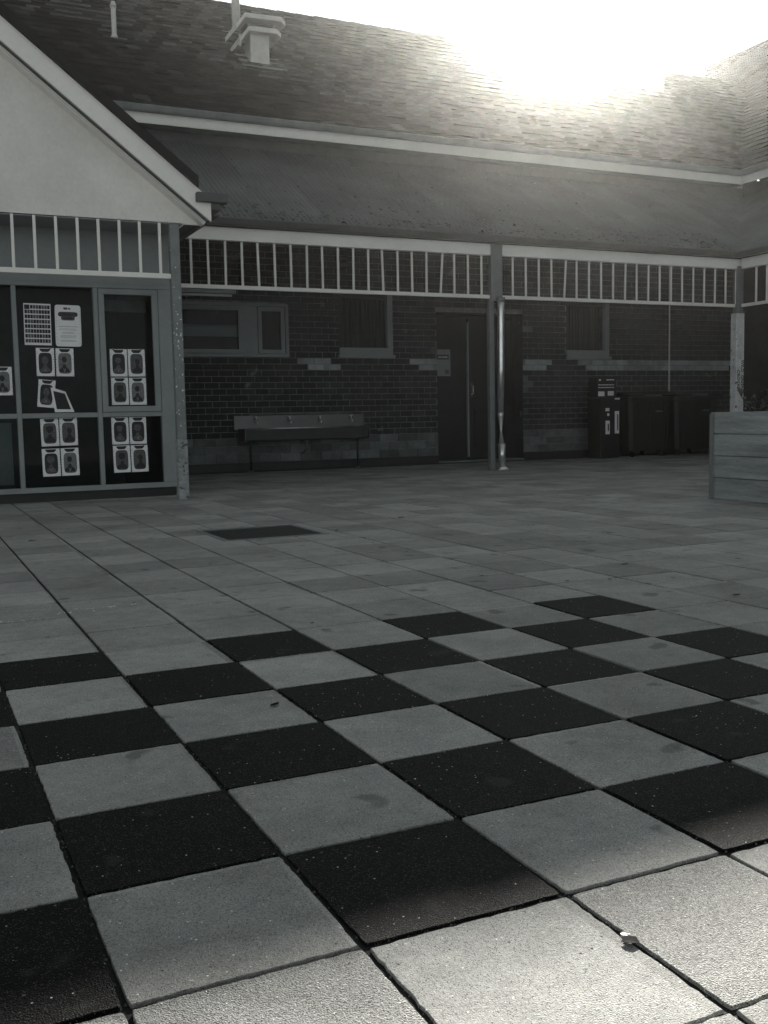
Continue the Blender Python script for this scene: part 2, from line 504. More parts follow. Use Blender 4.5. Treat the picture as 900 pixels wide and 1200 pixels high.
while z < 3.95:
    z1 = z + CH - .012
    band = 1.70 < z < 1.88
    x = XL - (k % 2) * .125
    while x < XR:
        L = .25 if not band else .31
        for a, b_ in clip_row(x + .006, min(x + L - .006, XR), z, z1):
            st = band and (5.95 < a < 6.55 or 8.1 < a < 8.8 or 10.55 < a < 11.1 or 11.8 < a < 15.7)
            if not st and z < 2.6 and (8.5 < a < 8.74 or 10.6 < a < 10.8) and rnd.random() < .22: st = 'chip'
            bricks.append((a, b_, z, z1, st))
        x += L
    z += CH; k += 1
visible = lambda a, z: z < 3.2 and ((4.0 < a < 8.75) or (10.6 < a < 15.4)) and not (12.4 < a and z < 1.1)
rk = sorted(range(len(bricks)), key=lambda q: (0 if bricks[q][4] else 1, 0 if visible(bricks[q][0], bricks[q][2]) else 1, abs(bricks[q][0] - 8.2) + (3 if bricks[q][2] > 1.8 else 0)))
rest = MB()
cnt = 0
for q in rk:
    a, b_, z, z1, st = bricks[q]
    if st is True and cnt < 290:
        piece('stone_block', stone_m, a, b_, z, z1)
    elif st == 'chip' and cnt < 290:
        piece('chipped_brick', dim_m, a, b_, z, z1)
    elif cnt < 290:
        piece('brick', rnd.choice(brick_m), a, b_, z, z1)
    else:
        e = rnd.uniform(.003, .007)
        rest.cbox(a, b_, WY - e, WY + .01, z, z1, .003)
    cnt += 1
tag(rest.build('brickwork', M['brick'], bw), kind='stuff')
# rendered base band and dark plinth
k = 0
for z0, z1 in ((.15, .285), (.295, .425), (.435, .562)):
    x = XL + (k % 2) * .19
    while x < XR:
        for a, b_ in clip_row(x + .004, x + .376, z0, z1):
            o = piece('wall_block', dim_m, a, b_, z0, z1)
        x += .38
    k += 1
pl = MB()
for a, b_ in ((XL, 8.74), (10.62, XR)):
    pl.box(a, b_, WY - .03, WY + .002, 0, .145)
pl.build('plinth', M['dark'], B)
# rest of the body
bd = MB()
bd.box(-6, XL, WY, WY + .3, 0, 5.6)
bd.box(-12, 22, 25.0, 25.3, 0, 5.6).box(-12, -11.7, WY + .3, 25, 0, 5.6)
bd.box(-11.7, XR, WY + 3.2, WY + 3.3, 0, 5.4)
bd.poly([(-12, 14, 5.6), (-12, 25, 5.6), (-12, 19.5, 9.75)])
bd.build('rear_wall', M['brick'], B)
MB().box(-11.7, 26, WY + .3, 25, 5.3, 5.36).build('upper_floor', M['room'], B)
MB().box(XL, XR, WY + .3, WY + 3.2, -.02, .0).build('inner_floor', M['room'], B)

# ---- windows under the verandah
def wframe(name, x0, x1, z0, z1, y, th, mat, parent, d=.05):
    m = MB()
    m.cbox(x0, x1, y, y + d, z0, z0 + th, .004).cbox(x0, x1, y, y + d, z1 - th, z1, .004)
    m.cbox(x0, x0 + th, y + .002, y + d - .002, z0 + th - .002, z1 - th + .002, .004).cbox(x1 - th, x1, y + .002, y + d - .002, z0 + th - .002, z1 - th + .002, .004)
    return m.build(name, mat, parent)
def pane(x0, x1, z0, z1, y, parent):
    return MB().box(x0, x1, y, y + .004, z0, z1).build('pane', M['glass'], parent)
w1 = tag(MB().cbox(3.2, 5.85, WY - .055, WY + .02, 1.93, 1.985, .004).cbox(3.2, 5.85, WY - .05, WY + .02, 2.78, 2.83, .004).cbox(5.79, 5.85, WY - .05, WY + .02, 1.985, 2.78, .004)
         .cbox(5.03, 5.30, WY - .012, WY + .05, 1.985, 2.78, .003).build('window', M['frame'], B), 'wide grey window split into a long pane and a small pane')
wframe('sash', 3.26, 5.03, 1.99, 2.775, WY - .03, .07, M['frame'], w1)
wframe('sash', 5.305, 5.785, 1.99, 2.775, WY - .028, .07, M['frame'], w1)
pane(3.33, 4.96, 2.06, 2.70, WY + .0, w1); pane(5.375, 5.715, 2.06, 2.70, WY + .0, w1)
bl = MB().box(3.3, 5.0, WY + .12, WY + .13, 2.28, 2.48)
bl.build('window_shelf', M['frame'], w1)
for wx0, wx1 in ((6.80, 7.84), (11.62, 12.65)):
    w = MB().cbox(wx0 - .03, wx1 + .03, WY - .07, WY + .06, 1.93, 1.985, .004).cbox(wx0, wx1, WY - .03, WY + .06, 1.985, 2.11, .004).cbox(wx1 - .11, wx1, WY - .032, WY + .06, 2.11, 3.05, .004).build('window', M['frame'], B)
    MB().cbox(wx0, wx0 + .08, WY + .02, WY + .08, 2.11, 3.05, .004).cbox(wx0 + .08, wx1 - .11, WY + .02, WY + .08, 2.97, 3.05, .004).build('inner_jamb', M['door'], w)
    pane(wx0 + .08, wx1 - .11, 2.11, 2.97, WY + .05, w)
    c = MB()
    n = 24
    for q in range(n):
        xa = wx0 + .08 + (wx1 - wx0 - .19) * q / n; xb = wx0 + .08 + (wx1 - wx0 - .19) * (q + 1) / n
        ya, yb = WY + .16 + .02 * (q % 2), WY + .16 + .02 * ((q + 1) % 2)
        c.poly([(xa, ya, 2.0), (xb, yb, 2.0), (xb, yb, 3.05), (xa, ya, 3.05)])
    c.build('curtain', M['curtain'], w)
# ---- door
rc = MB().box(8.741, 8.752, WY + .002, WY + .3, .0, 2.78).box(10.608, 10.619, WY + .002, WY + .3, .0, 2.78).box(8.752, 10.608, WY + .002, WY + .3, 2.765, 2.779).box(8.74, 8.78, WY + .3, WY + .55, 0, 2.78).box(10.58, 10.62, WY + .3, WY + .55, 0, 2.78).box(8.74, 10.62, WY + .3, WY + .55, 2.78, 2.84)
rc.build('door_recess', M['brick'], B)
d = empty('double_door', (0, 0, 0)); d.parent = B; d.location = Vector((9.6, WY + .3, 0)) - B.location; d['label'] = 'dark double door set back in the brick wall'
dm = MB().cbox(8.78, 9.56, WY + .34, WY + .39, .03, 2.70, .004)
for z0, z1 in ((.2, 1.0), (1.15, 2.5)): pass
dm.cbox(8.88, 9.46, WY + .325, WY + .345, .25, 1.0, .008).build('door_leaf', M['door'], d)
dm = MB().cbox(9.60, 10.58, WY + .34, WY + .39, .03, 2.70, .004).cbox(9.72, 10.46, WY + .325, WY + .345, .25, 1.0, .008).build('door_leaf', M['door'], d)
MB().cbox(9.565, 9.597, WY + .30, WY + .39, .08, 2.64, .004).build('meeting_strip', M['frame'], d)
hd = MB().cbox(9.64, 9.70, WY + .327, WY + .34, 1.22, 1.50, .003).build('handle', M['stainless'], d)
hd2 = MB().tube([(9.67, WY + .33, 1.28), (9.67, WY + .27, 1.28), (9.67, WY + .27, 1.44), (9.67, WY + .33, 1.44)], .012, 8).build('pull_handle', M['chrome'], d, True)
MB().box(8.74, 10.62, WY - .02, WY + .35, .0, .03).build('door_step', M['stone_dim'], d)
sg = empty('door_sign', (9.02, WY + .3, 1.85), 'pale notice with a dark banner hung on the left leaf of the double door', 'sign')
MB().cbox(8.88, 9.20, WY + .305, WY + .322, 1.62, 2.12, .004).build('sign_board', M['frame'], sg)
MB().box(8.91, 9.16, WY + .300, WY + .3045, 1.93, 2.02).build('banner', M['ink'], sg)
t = MB()
for k_, (a, b_) in enumerate(((8.94, 9.0), (9.015, 9.05), (9.065, 9.13))): t.box(a, b_, WY + .297, WY + .2995, 1.965, 1.985)
t.build('banner_letter', M['label'], sg)
MB().box(9.08, 9.16, WY + .300, WY + .3045, 1.66, 1.74).build('dark_mark', M['ink_mid'], sg)

# ---- conduit on the wall
MB().tube([(14.17, WY - .03, 1.2), (14.17, WY - .03, 3.9)], .016, 8).build('conduit', M['cream'], B, True)

# ---- verandah structure
YV = 11.15
vr = empty('verandah_roof', (0, 0, 0)); vr.parent = B; vr.location = -B.location
E0, E1 = (10.98, 3.62), (13.96, 5.36)     # (y,z) eave and head
def vz(y): return E0[1] + (y - E0[0]) * (E1[1] - E0[1]) / (E1[0] - E0[0])
PITCH = .076
def corr_sheet(u0, nc, f0, f1, place, mat, name, parent, lap):
    """corrugated sheet: nc corrugations from u0; f0(u), f1(u) start and end up the slope"""
    m = MB(); n = nc * 6
    for k in range(n + 1):
        u = u0 + k * PITCH / 6
        h = .009 * math.cos(2 * math.pi * k / 6) + lap
        a, b_ = f0(u), f1(u)
        for t in range(4):
            vv = a + (b_ - a) * t / 3
            m.v.append(place(u, vv, h))
    for k in range(n):
        for t in range(3):
            i = k * 4 + t
            m.f.append((i, i + 4, i + 5, i + 1))
    return m.build(name, mat, parent, True)
sheet_mats = [M['iron'], surf('weathered_roof_iron_pale', .09, rough=.6, var=.3, scale=1.0, fine=22, tone=COOL, spots=(8, .68, .06)), surf('weathered_roof_iron_dark', .08, rough=.62, var=.3, scale=1.2, fine=22, tone=COOL, spots=(9, .67, .05))]
NC = 10
u = 2.4; k = 0
while u < 15.9:
    corr_sheet(u, NC, lambda x: max(E0[0], 10.98 + (x - 13.13)) if x > 13.13 else E0[0], lambda x: max(E1[0], 10.98 + (x - 13.13) + .01) if x > 13.13 else E1[0],
               lambda x, y, h: (x, min(y, 13.99), vz(min(y, 13.99)) + h), sheet_mats[(k * 7 + k // 3) % 3], 'roofing_sheet', vr, .003 * (k % 2))
    u += PITCH * NC; k += 1
# screws
scw = MB()
for row in (11.2, 12.1, 13.0, 13.8):
    x = 2.44
    while x < 13.1 + max(0, row - 11):
        if rnd.random() < .93: scw.box(x - .006, x + .006, row - .006, row + .006, vz(row) + .008, vz(row) + .018)
        x += PITCH * 3
tag(scw.build('roof_screws', M['dark'], vr), kind='stuff')
# leaf debris lying above the gutter
db = MB()
for q in range(900):
    x = rnd.uniform(3, 13); y = min(13.6, 11.0 + abs(rnd.gauss(0, .22 if q % 3 else 1.1))); s_ = rnd.uniform(.008, .036)
    a = rnd.uniform(0, 3.1)
    c_, s2 = math.cos(a) * s_, math.sin(a) * s_
    z = vz(y) + .014
    db.poly([(x - c_, y - s2, z), (x + s2 * .5, y - c_ * .5, z + .004), (x + c_, y + s2, z + .006), (x - s2 * .5, y + c_ * .5, z + .01)])
tag(db.build('roof_leaf_debris', M['deadleaf'], vr), kind='stuff')
pb = MB()
for q in range(170):
    x = rnd.uniform(3, 13); y = rnd.choice([rnd.uniform(11.05, 13.7), rnd.uniform(13.0, 13.8)]); s_ = rnd.uniform(.006, .022); a = rnd.uniform(0, 3.1)
    c_, s2 = math.cos(a) * s_, math.sin(a) * s_; z = vz(y) + .014
    pb.poly([(x - c_, y - s2, z), (x + s2 * .4, y - c_ * .4, z + .004), (x + c_, y + s2, z + .006), (x - s2 * .4, y + c_ * .4, z + .008)])
tag(pb.build('lichen_flecks', M['stone'], vr), kind='stuff')
# ceiling lining below the iron
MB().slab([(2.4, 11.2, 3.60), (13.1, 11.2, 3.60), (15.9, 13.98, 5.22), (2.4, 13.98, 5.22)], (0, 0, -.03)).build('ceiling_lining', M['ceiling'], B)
bm_ = MB().cbox(2.70, 13.39, YV - .03, YV + .06, 3.345, 3.52, .004)
bm_.build('verandah_beam', M['cream'], B)
gt = MB()
def gutter_y(m, x0, x1, y, z, w=.11, h=.10):
    m.slab([(x0, y, z + h), (x0, y - w, z + h), (x0, y - w - .012, z + h - .015), (x0, y - w + .01, z + .02), (x0, y - w + .03, z), (x0, y, z), (x0, y, z + .012), (x0, y - w + .035, z + .012), (x0, y - w + .02, z + .03), (x0, y - w + .008, z + h - .015)], (x1 - x0, 0, 0))
    return m
gutter_y(gt, 2.9, 13.2, 11.11, 3.535).build('gutter', M['gutter'], B)

def frieze(name, parent, xs_, lean, y, z0, z1, rail_x, mat, w=.032):
    fr = MB().cbox(rail_x[0], rail_x[1], y - .022, y + .022, z0, z0 + .055, .004).build(name, mat, parent)
    bmx = MB().cbox(-w / 2, w / 2, -.012, .012, 0, z1 - z0 - .055, .003).mesh('batten', mat)
    for n_, x in enumerate(xs_):
        o = link('batten', bmx, fr)
        setw(o, (x, y, z0 + .055))
        o.rotation_euler.y = lean.get(n_, rnd.uniform(-.008, .008))
    return fr
frieze('batten_frieze', B, [3.198 + .241 * k for k in range(21)], {17: .07, 5: -.02, 13: -.025}, YV, 2.685, 3.345, (2.66, 8.16), M['cream'])
frieze('batten_frieze', B, [8.588 + .2444 * k for k in range(20)], {4: .06, 9: .02}, YV, 2.685, 3.345, (8.39, 13.2), M['cream'])
# centre post and its downpipe
MB().cbox(8.155, 8.245, YV + .0, YV + .09, 0, 2.68, .006).build('verandah_post', M['metal_grey'], B)
MB().cbox(8.17, 8.38, YV - .04, YV + .05, 2.66, 3.53, .006).build('post_head', M['metal_grey'], B)
dp = MB().tube([(8.315, YV - .08, 2.69), (8.315, YV - .08, 2.45), (8.31, YV - .08, 1.6), (8.295, YV - .08, .90)], [.058, .056, .055, .047], 16).build('downpipe', M['galv'], B, True)
MB().tube([(8.315, YV - .08, 2.70), (8.315, YV - .08, 2.63)], .07, 16).build('collar', M['gutter_mid'], dp, True)
MB().tube([(8.295, YV - .08, .91), (8.295, YV - .08, .86), (8.30, YV - .08, .62), (8.305, YV - .08, .42)], [.052, .046, .018, .045], 14).build('dented_section', M['galv'], dp, True)
MB().tube([(8.31, YV - .08, .42), (8.32, YV - .08, .06)], [.062, .05], 14).build('lower_section', M['galv'], dp, True)
MB().tube([(8.33, YV - .09, .05), (8.33, YV - .10, .0)], [.05, .085], 14).build('foot', M['cream'], dp, True)
# corner post
cp = tag(MB().cbox(13.20, 13.385, YV - .06, YV + .09, 0, 2.58, .008).build('verandah_post', M['primer'], B), 'pale painted corner post with writing running down it')
MB().cbox(13.22, 13.37, YV - .045, YV + .075, 2.58, 3.4, .006).build('post_head', M['metal_grey'], B)
def text_mesh(txt, size, mat, name):
    cu = bpy.data.curves.new(name, 'FONT'); cu.body = txt; cu.size = size; cu.extrude = .001; cu.offset = .002
    cu.resolution_u = 2
    t = bpy.data.objects.new('t', cu)
    me = bpy.data.meshes.new_from_object(t)
    bpy.data.objects.remove(t)
    me.materials.clear(); me.materials.append(mat)
    return me
for txt, x, z in (('WILD  GREENS', 13.315, 1.76), ('CROCKET', 13.228, 1.58)):
    o = link('handwriting', text_mesh(txt, .085, M['ink'], 'handwriting'), cp)
    o.rotation_euler = (math.radians(90), math.radians(90), 0)
    setw(o, (x, YV - .062, z))

# fluorescent batten under the verandah
fl = empty('ceiling_light', (4.4, 12.6, 2.9), 'unlit fluorescent light fitting under the verandah left of the windows', 'light')
MB().cbox(3.6, 4.50, 12.55, 12.70, 2.80, 2.86, .005).build('light_body', M['frame'], fl)
MB().tube([(3.65, 12.62, 2.78), (4.45, 12.62, 2.78)], .018, 8).build('tube', M['label'], fl, True)

# ---- main roof
def rz_(y): return 5.75 + .7 * (y - 13.7)
RY, RZ = 19.5, 9.81
mr = MB()
mr.slab([(-12.4, 13.7, 5.71), (15.8, 13.7, 5.71), (21.6, RY, RZ - .04), (-12.4, RY, RZ - .04)], (0, 0, -.06))
mr.slab([(-12.4, 25.3, 5.71), (-12.4, RY, RZ - .05), (24, RY, RZ - .05), (24, 25.3, 5.71)], (0, 0, -.06))
mrf = mr.build('main_roof', M['rooftile'], B)
def roof_tiles(origin, du, dv, nrm, nu, nv, keep, parent, nparts, U=.25, V=.297):
    """overlapping flat tiles on a slope; du along the eave, dv up the slope"""
    o_, du, dv, nrm = Vector(origin), Vector(du).normalized(), Vector(dv).normalized(), Vector(nrm).normalized()
    cand = []
    for r in range(nv):
        for c in range(nu):
            u_ = (c + (.5 if r % 2 else 0)) * U
            p = o_ + du * (u_ + U / 2) + dv * (r * V + V / 2)
            if not keep(p): continue
            t = proj(p)
            cand.append((0 if (t and -5 < t[0] < 905 and t[1] > -5) else 1, (t[2] if t else 99), u_, r))
    cand.sort()
    bms = []
    def geom(m, base):
        t0, t1 = .042, .008
        b = len(m.v)
        for (a, c_, h) in ((.002, 0, 0), (U - .002, 0, 0), (U - .002, V + .03, -.004), (.002, V + .03, -.004), (.002, 0, t0), (U - .002, 0, t0), (U - .002, V + .03, t1), (.002, V + .03, t1)):
            m.v.append(tuple(base + du * a + dv * c_ + nrm * h))
        m.f += [tuple(b + i for i in q) for q in ((4, 5, 6, 7), (0, 1, 5, 4), (1, 2, 6, 5), (3, 0, 4, 7))]
    def attrs(me, r_):
        n_ = len(me.polygons)
        t_ = me.attributes.new('tone', 'FLOAT', 'FACE'); b_ = me.attributes.new('butt', 'FLOAT', 'FACE')
        tv = [r_.random() for _ in range(n_ // 4 + 1)]; bv = [r_.random() for _ in range(n_ // 4 + 1)]
        t_.data.foreach_set('value', [tv[i // 4] for i in range(n_)])
        b_.data.foreach_set('value', [(.2 + .8 * bv[i // 4]) if (i % 4 == 1 and bv[i // 4] > .35) else 0.0 for i in range(n_)])  # random share of lower edges gets the painted catch of light
    shared = MB(); geom(shared, Vector((0, 0, 0))); me = shared.mesh('roof_tile', M['rooftile']); attrs(me, rnd)
    me.attributes['tone'].data.foreach_set('value', [0.0] * len(me.polygons))
    rest_ = MB()
    pw = wloc(parent)
    for n_, (vis, dist, u_, r) in enumerate(cand):
        base = o_ + du * u_ + dv * (r * V) + nrm * rnd.uniform(-.004, .006)
        if n_ < nparts and vis == 0:
            o = link('roof_tile', me, parent); o.location = base - pw
            o.rotation_euler = (rnd.uniform(-.01, .01), rnd.uniform(-.01, .01), 0)
        else: geom(rest_, base + nrm * rnd.uniform(0, .005))
    ro = tag(rest_.build('roof_tiling', M['rooftile'], parent), kind='stuff'); attrs(ro.data, rnd)
n1 = Vector((0, -.7, 1)).normalized()
roof_tiles((-4, 13.66, 5.74), (1, 0, 0), (0, 1, .7), n1, 106, 24, lambda p: p.y < RY - .05 and (p.x - 15.8) < (p.y - 13.7) + .1 and p.x < 21.5, mrf, 296)
cap = MB()
for k in range(9):
    pass
capm = MB()
for q in range(9):
    a = math.pi * q / 8
    for x, r in ((0, .135), (.43, .12), (.45, .115)):
        capm.v.append((x, -math.cos(a) * r * 1.05, math.sin(a) * r * .75 - .045))
for q in range(8):
    for t_ in range(2):
        i = q * 3 + t_
        capm.f.append((i, i + 1, i + 4, i + 3))
cm = capm.mesh('ridge_cap', M['rooftile'])
x = -1.0
while x < 21.2:
    o = link('ridge_cap', cm, mrf); setw(o, (x, RY, RZ + .03 + rnd.uniform(-.008, .008)))
    o.rotation_euler = (0, rnd.uniform(-.01, .01), rnd.uniform(-.01, .01)); x += .44
# eave: fascia, gutter, soffit
MB().cbox(-12, 15.83, 13.68, 13.705, 5.53, 5.73, .003).build('eave_fascia', M['cream'], B)
MB().box(-12, 15.9, 13.70, 14.0, 5.535, 5.555).build('soffit', M['gutter_mid'], B)
g2 = gutter_y(MB(), -12, 15.75, 13.68, 5.69, .10, .10); g2.build('eave_gutter', M['gutter_mid'], B)
MB().box(XL, XR, WY - .02, WY, 5.3, 5.53).build('head_flashing', M['gutter'], B)

# ---- flues and ventilators on the main roof
def roofpt(x, y): return Vector((x, y, rz_(y)))
fp = MB().tube([(3.62, 16.53, 7.6), (3.62, 16.53, 8.30)], .045, 12).build('flue_pipe', M['flue'], B, True)
MB().tube([(3.62, 16.53, 8.30), (3.62, 16.53, 8.33), (3.62, 16.53, 8.40)], [.06, .06, .03], 12).build('flue_cap', M['flue'], fp, True)
MB().tube([(3.62, 16.53, 7.76), (3.62, 16.53, 7.82)], [.075, .05], 12).build('flue_collar', M['flue'], fp, True)
MB().slab([(3.42, 16.35, rz_(16.35) + .02), (3.85, 16.35, rz_(16.35) + .02), (3.85, 16.68, rz_(16.68) + .02), (3.42, 16.68, rz_(16.68) + .02)], (0, 0, .02)).build('flashing', M['gutter_mid'], fp)
fp = MB().tube([(6.35, 17.9, 8.6), (6.35, 17.9, 10.6)], .085, 16).build('flue_pipe', M['flue'], B, True)
MB().slab([(6.0, 17.75, rz_(17.75) + .02), (6.6, 17.75, rz_(17.75) + .02), (6.6, 18.05, rz_(18.05) + .02), (6.0, 18.05, rz_(18.05) + .02)], (0, 0, .02)).build('flashing', M['gutter_mid'], fp)
def ventilator(x, y, s, mat):
    z = rz_(y)
    v = MB().cbox(x - .19 * s, x + .19 * s, y - .17 * s, y + .17 * s, z - .2, z + .58 * s, .008).build('roof_ventilator', mat, B)
    for k_ in range(3): MB().box(x - .26 * s, x + .26 * s, y - .24 * s, y + .24 * s, z + (.53 + .055 * k_) * s, z + (.545 + .055 * k_) * s).build('louvre', M['gutter_mid'], v)
    for hz, wd, dp_ in ((.46, .38, .32), (.68, .46, .36)):
        m = MB()
        prof = [(-wd - .06, hz - .24), (-wd + .12, hz), (wd - .08, hz + .02), (wd, hz - .05)]
        pts = [(x + a * s, z + b_ * s) for a, b_ in prof]
        top = [(a, b_ + .085 * s) for a, b_ in pts]
        loop = pts + top[::-1]
        m.slab([(a, y - dp_ * s, b_) for a, b_ in loop], (0, 2 * dp_ * s, 0))
        m.build('hood', mat, v)
    MB().cbox(x - .2 * s, x - .16 * s, y - .2 * s, y - .16 * s, z + .1, z + .6 * s).cbox(x - .42 * s, x - .38 * s, y - .2 * s, y - .16 * s, z + .2 * s, z + .42 * s).build('bracket', M['flue'], v)
    MB().slab([(x - .4 * s, y - .38 * s, rz_(y - .38 * s) + .03), (x + .5 * s, y - .38 * s, rz_(y - .38 * s) + .03), (x + .5 * s, y + .2 * s, rz_(y + .2 * s) + .03), (x - .4 * s, y + .2 * s, rz_(y + .2 * s) + .03)], (0, 0, .02)).build('flashing', M['gutter_mid'], v)
    return v
ventilator(6.25, 16.35, .98, M['flue'])
ventilator(17.1, 18.0, 1.0, M['flue'])
rv = MB().tube([(12.52, RY, 9.7), (12.52, RY, 10.02)], .10, 12).build('ridge_vent', M['flue'], B, True)
MB().tube([(12.52, RY, 10.0), (12.52, RY, 10.05), (12.52, RY, 10.23), (12.52, RY, 10.27)], [.14, .19, .19, .13], 14).build('vent_cap', M['flue'], rv, True)

# ================================================================== SIDE WING
W = empty('side_wing', (XR, 8, 0), 'side wing on the right with a higher dark roof rising towards the camera', 'building')
WRX = 25.5; WRZ = 5.75 + .7 * (WRX - 15.8)
m = MB().box(XR, XR + .3, -6, WY, 0, 5.6)
m.build('brick_wall', M['brick'], W)
MB().box(XR + .3, 34, -6.3, -6, 0, 5.6).build('end_wall', M['brick'], W)
MB().box(XR + .3, 34, 28, 28.3, 0, 5.6).build('end_wall', M['brick'], W)
m = MB()
m.slab([(15.8, -6.5, 5.71), (15.8, 13.7, 5.71), (21.6, RY, RZ - .04), (21.6, 27, RZ - .04), (WRX, 27, WRZ - .04), (WRX, -6.5, WRZ - .04)], (0, 0, -.06))
m.slab([(WRX, -6.5, WRZ - .04), (WRX, 27, WRZ - .04), (35.2, 27, 5.71), (35.2, -6.5, 5.71)], (0, 0, -.06))
wr = m.build('wing_roof', M['rooftile'], W)
roof_tiles((15.76, 27, 5.74), (0, -1, 0), (1, 0, .7), (-.7, 0, 1), 75, 40, lambda p: p.x < WRX - .1 and ((p.x - 15.8) > (p.y - 13.7) - .1 or p.x > 21.7), wr, 296)
MB().slab([(21.6, 27, 5.6), (WRX, 27, WRZ - .1), (35, 27, 5.6)], (0, .2, 0)).build('gable_end', M['brick'], W)
y = 8.0
while y < 26.8:
    o = link('ridge_cap', cm, wr); setw(o, (WRX, y, WRZ + .03)); o.rotation_euler = (0, rnd.uniform(-.01, .01), math.pi / 2); y += .44
MB().cbox(15.78, 15.805, -6, 13.66, 5.53, 5.73, .003).build('eave_fascia', M['cream'], W)
def gutter_x(m, y0, y1, x, z, w=.11, h=.10):
    m.slab([(x, y0, z + h), (x - w, y0, z + h), (x - w - .012, y0, z + h - .015), (x - w + .01, y0, z + .02), (x - w + .03, y0, z), (x, y0, z), (x, y0, z + .012), (x - w + .035, y0, z + .012), (x - w + .02, y0, z + .03), (x - w + .008, y0, z + h - .015)], (0, y1 - y0, 0))
    return m
gutter_x(MB(), -6, 13.6, 15.78, 5.69, .10, .10).build('eave_gutter', M['gutter_mid'], W)
wv = empty('verandah_roof', (0, 0, 0)); wv.parent = W; wv.location = -W.location
v = 13.9; k = 0
while v > -4:
    vv = v
    corr_sheet(vv - PITCH * NC, NC, lambda y_: 13.13 + max(0, y_ - 10.98), lambda y_: 16.11,
               lambda y_, x_, h: (min(x_, 16.11), y_, vz(min(x_, 16.11) - 13.13 + 10.98) + h), sheet_mats[(k * 5 + 1) % 3], 'roofing_sheet', wv, .003 * (k % 2))
    v -= PITCH * NC; k += 1
MB().cbox(13.26, 13.35, -5, YV - .09, 3.345, 3.52, .004).build('verandah_beam', M['cream'], W)
gutter_x(MB(), -5, 11.1, 13.24, 3.535).build('gutter', M['gutter'], W)
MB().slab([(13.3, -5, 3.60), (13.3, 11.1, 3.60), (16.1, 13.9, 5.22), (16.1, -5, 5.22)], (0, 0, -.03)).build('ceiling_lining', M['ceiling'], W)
fr = MB().cbox(13.283, 13.327, 7.5, YV - .075, 2.685, 2.74, .004).build('batten_frieze', M['cream'], W)
bmx = MB().cbox(-.012, .012, -.017, .017, 0, .605, .003).mesh('batten', M['cream'])
for k in range(13):
    o = link('batten', bmx, fr); setw(o, (13.305, YV - .40 - .2444 * k, 2.74))
for yy in (7.4, 3.2): MB().cbox(13.25, 13.36, yy - .06, yy + .06, 0, 3.4, .006).build('verandah_post', M['metal_grey'], W)

# ================================================================== GABLED BAY
YG = 8.66; YB = 9.30
G = empty('gabled_room', (0, YG, 0), 'cream gabled room on the left with poster windows and a batten frieze', 'building')
AX, AZ = -.3, 5.66                     # apex
SL = (AZ - 3.06) / (2.98 - AX)
gb = MB().slab([(AX - 3.28, YG, 3.06), (2.92, YG, 3.06), (2.90, YG, 3.10), (AX, YG, AZ - .02), (AX - 3.26, YG, 3.10)], (0, .03, 0)).build('gable_sheet', M['sheet'], G)
bead = MB()
for sgn in (1, -1):
    e = AX + sgn * 3.22
    nx, nz = sgn * SL, 1.0
    ln = math.hypot(nx, nz); nx /= ln; nz /= ln
    def off(x_, z_, d_): return (x_ + nx * d_, z_ + nz * d_)
    A = (AX, AZ - .02); Bp = (e + sgn * .02, 3.06 + .03)
    def strip(mm, d0, d1, y0, y1, x_ext=0):
        p = [off(*A, d0), off(*Bp, d0), off(*Bp, d1), off(*A, d1)]
        p[0] = (AX, A[1] + d0 / nz); p[3] = (AX, A[1] + d1 / nz)
        if x_ext:                                       # plumb cut at the eave
            xc = AX + sgn * (x_ext - AX)
            for q_, r_ in ((1, 0), (2, 3)):
                t_ = (xc - p[r_][0]) / (p[q_][0] - p[r_][0]); p[q_] = (xc, p[r_][1] + (p[q_][1] - p[r_][1]) * t_)
        mm.slab([(a, y0, b_) for a, b_ in p], (0, y1 - y0, 0))
    mm = MB(); strip(mm, -.060, -.018, YG - .13, YG + .0); mm.build('gable_bead', M['cream'], G)
    mm = MB(); strip(mm, .0, .02, YG - .28, YG + .05, 2.94); mm.build('verge_soffit', M['frame'], G)
    mm = MB(); strip(mm, -.035, .155, YG - .31, YG - .28, 2.94); mm.build('barge_board', M['cream'], G)
    mm = MB(); strip(mm, .157, .245, YG - .36, 13.96, 2.80); mm.build('roof_covering', M['rooftile'], G)
# eaves gutter box at the right corner
MB().cbox(2.77, 3.12, YG - .38, YG + .30, 3.245, 3.345, .006).cbox(2.86, 3.06, YG - .30, YG + .25, 3.18, 3.243, .004).build('gutter_box', M['gutter'], G)
gutter_x(MB(), YG + .31, 10.9, 3.22, 3.24).build('gutter', M['gutter'], G)
# frieze
xb = [.897 - .2195 * 4 + .2195 * k for k in range(12)]
frieze('batten_frieze', G, xb, {}, YG, 2.455, 3.06, (-3.4, 2.545), M['cream'], .03)
# corner post
ps = tag(MB().cbox(2.54, 2.645, YG - .05, YG + .055, .68, 3.055, .006).build('verandah_post', M['post'], G), 'square corner post with flaking paint and a pale foot')
MB().cbox(2.536, 2.649, YG - .054, YG + .059, 0, .679, .006).build('post_foot', M['foot'], ps)
# paint flakes knocked off the post
pf = MB()
for q in range(26):
    z = rnd.choice([rnd.uniform(1.35, 2.1), rnd.uniform(1.4, 2.0), rnd.uniform(.1, 1.3)]); x = rnd.uniform(2.55, 2.635); r = rnd.uniform(.003, .011)
    n_ = 6
    pf.slab([(x + math.cos(a) * r * rnd.uniform(.6, 1.2), YG - .052, z + math.sin(a) * r * rnd.uniform(.8, 1.9)) for a in [2 * math.pi * t_ / n_ for t_ in range(n_)]], (0, .003, 0))
tag(pf.build('bare_patches', M['label'], ps), kind='stuff')
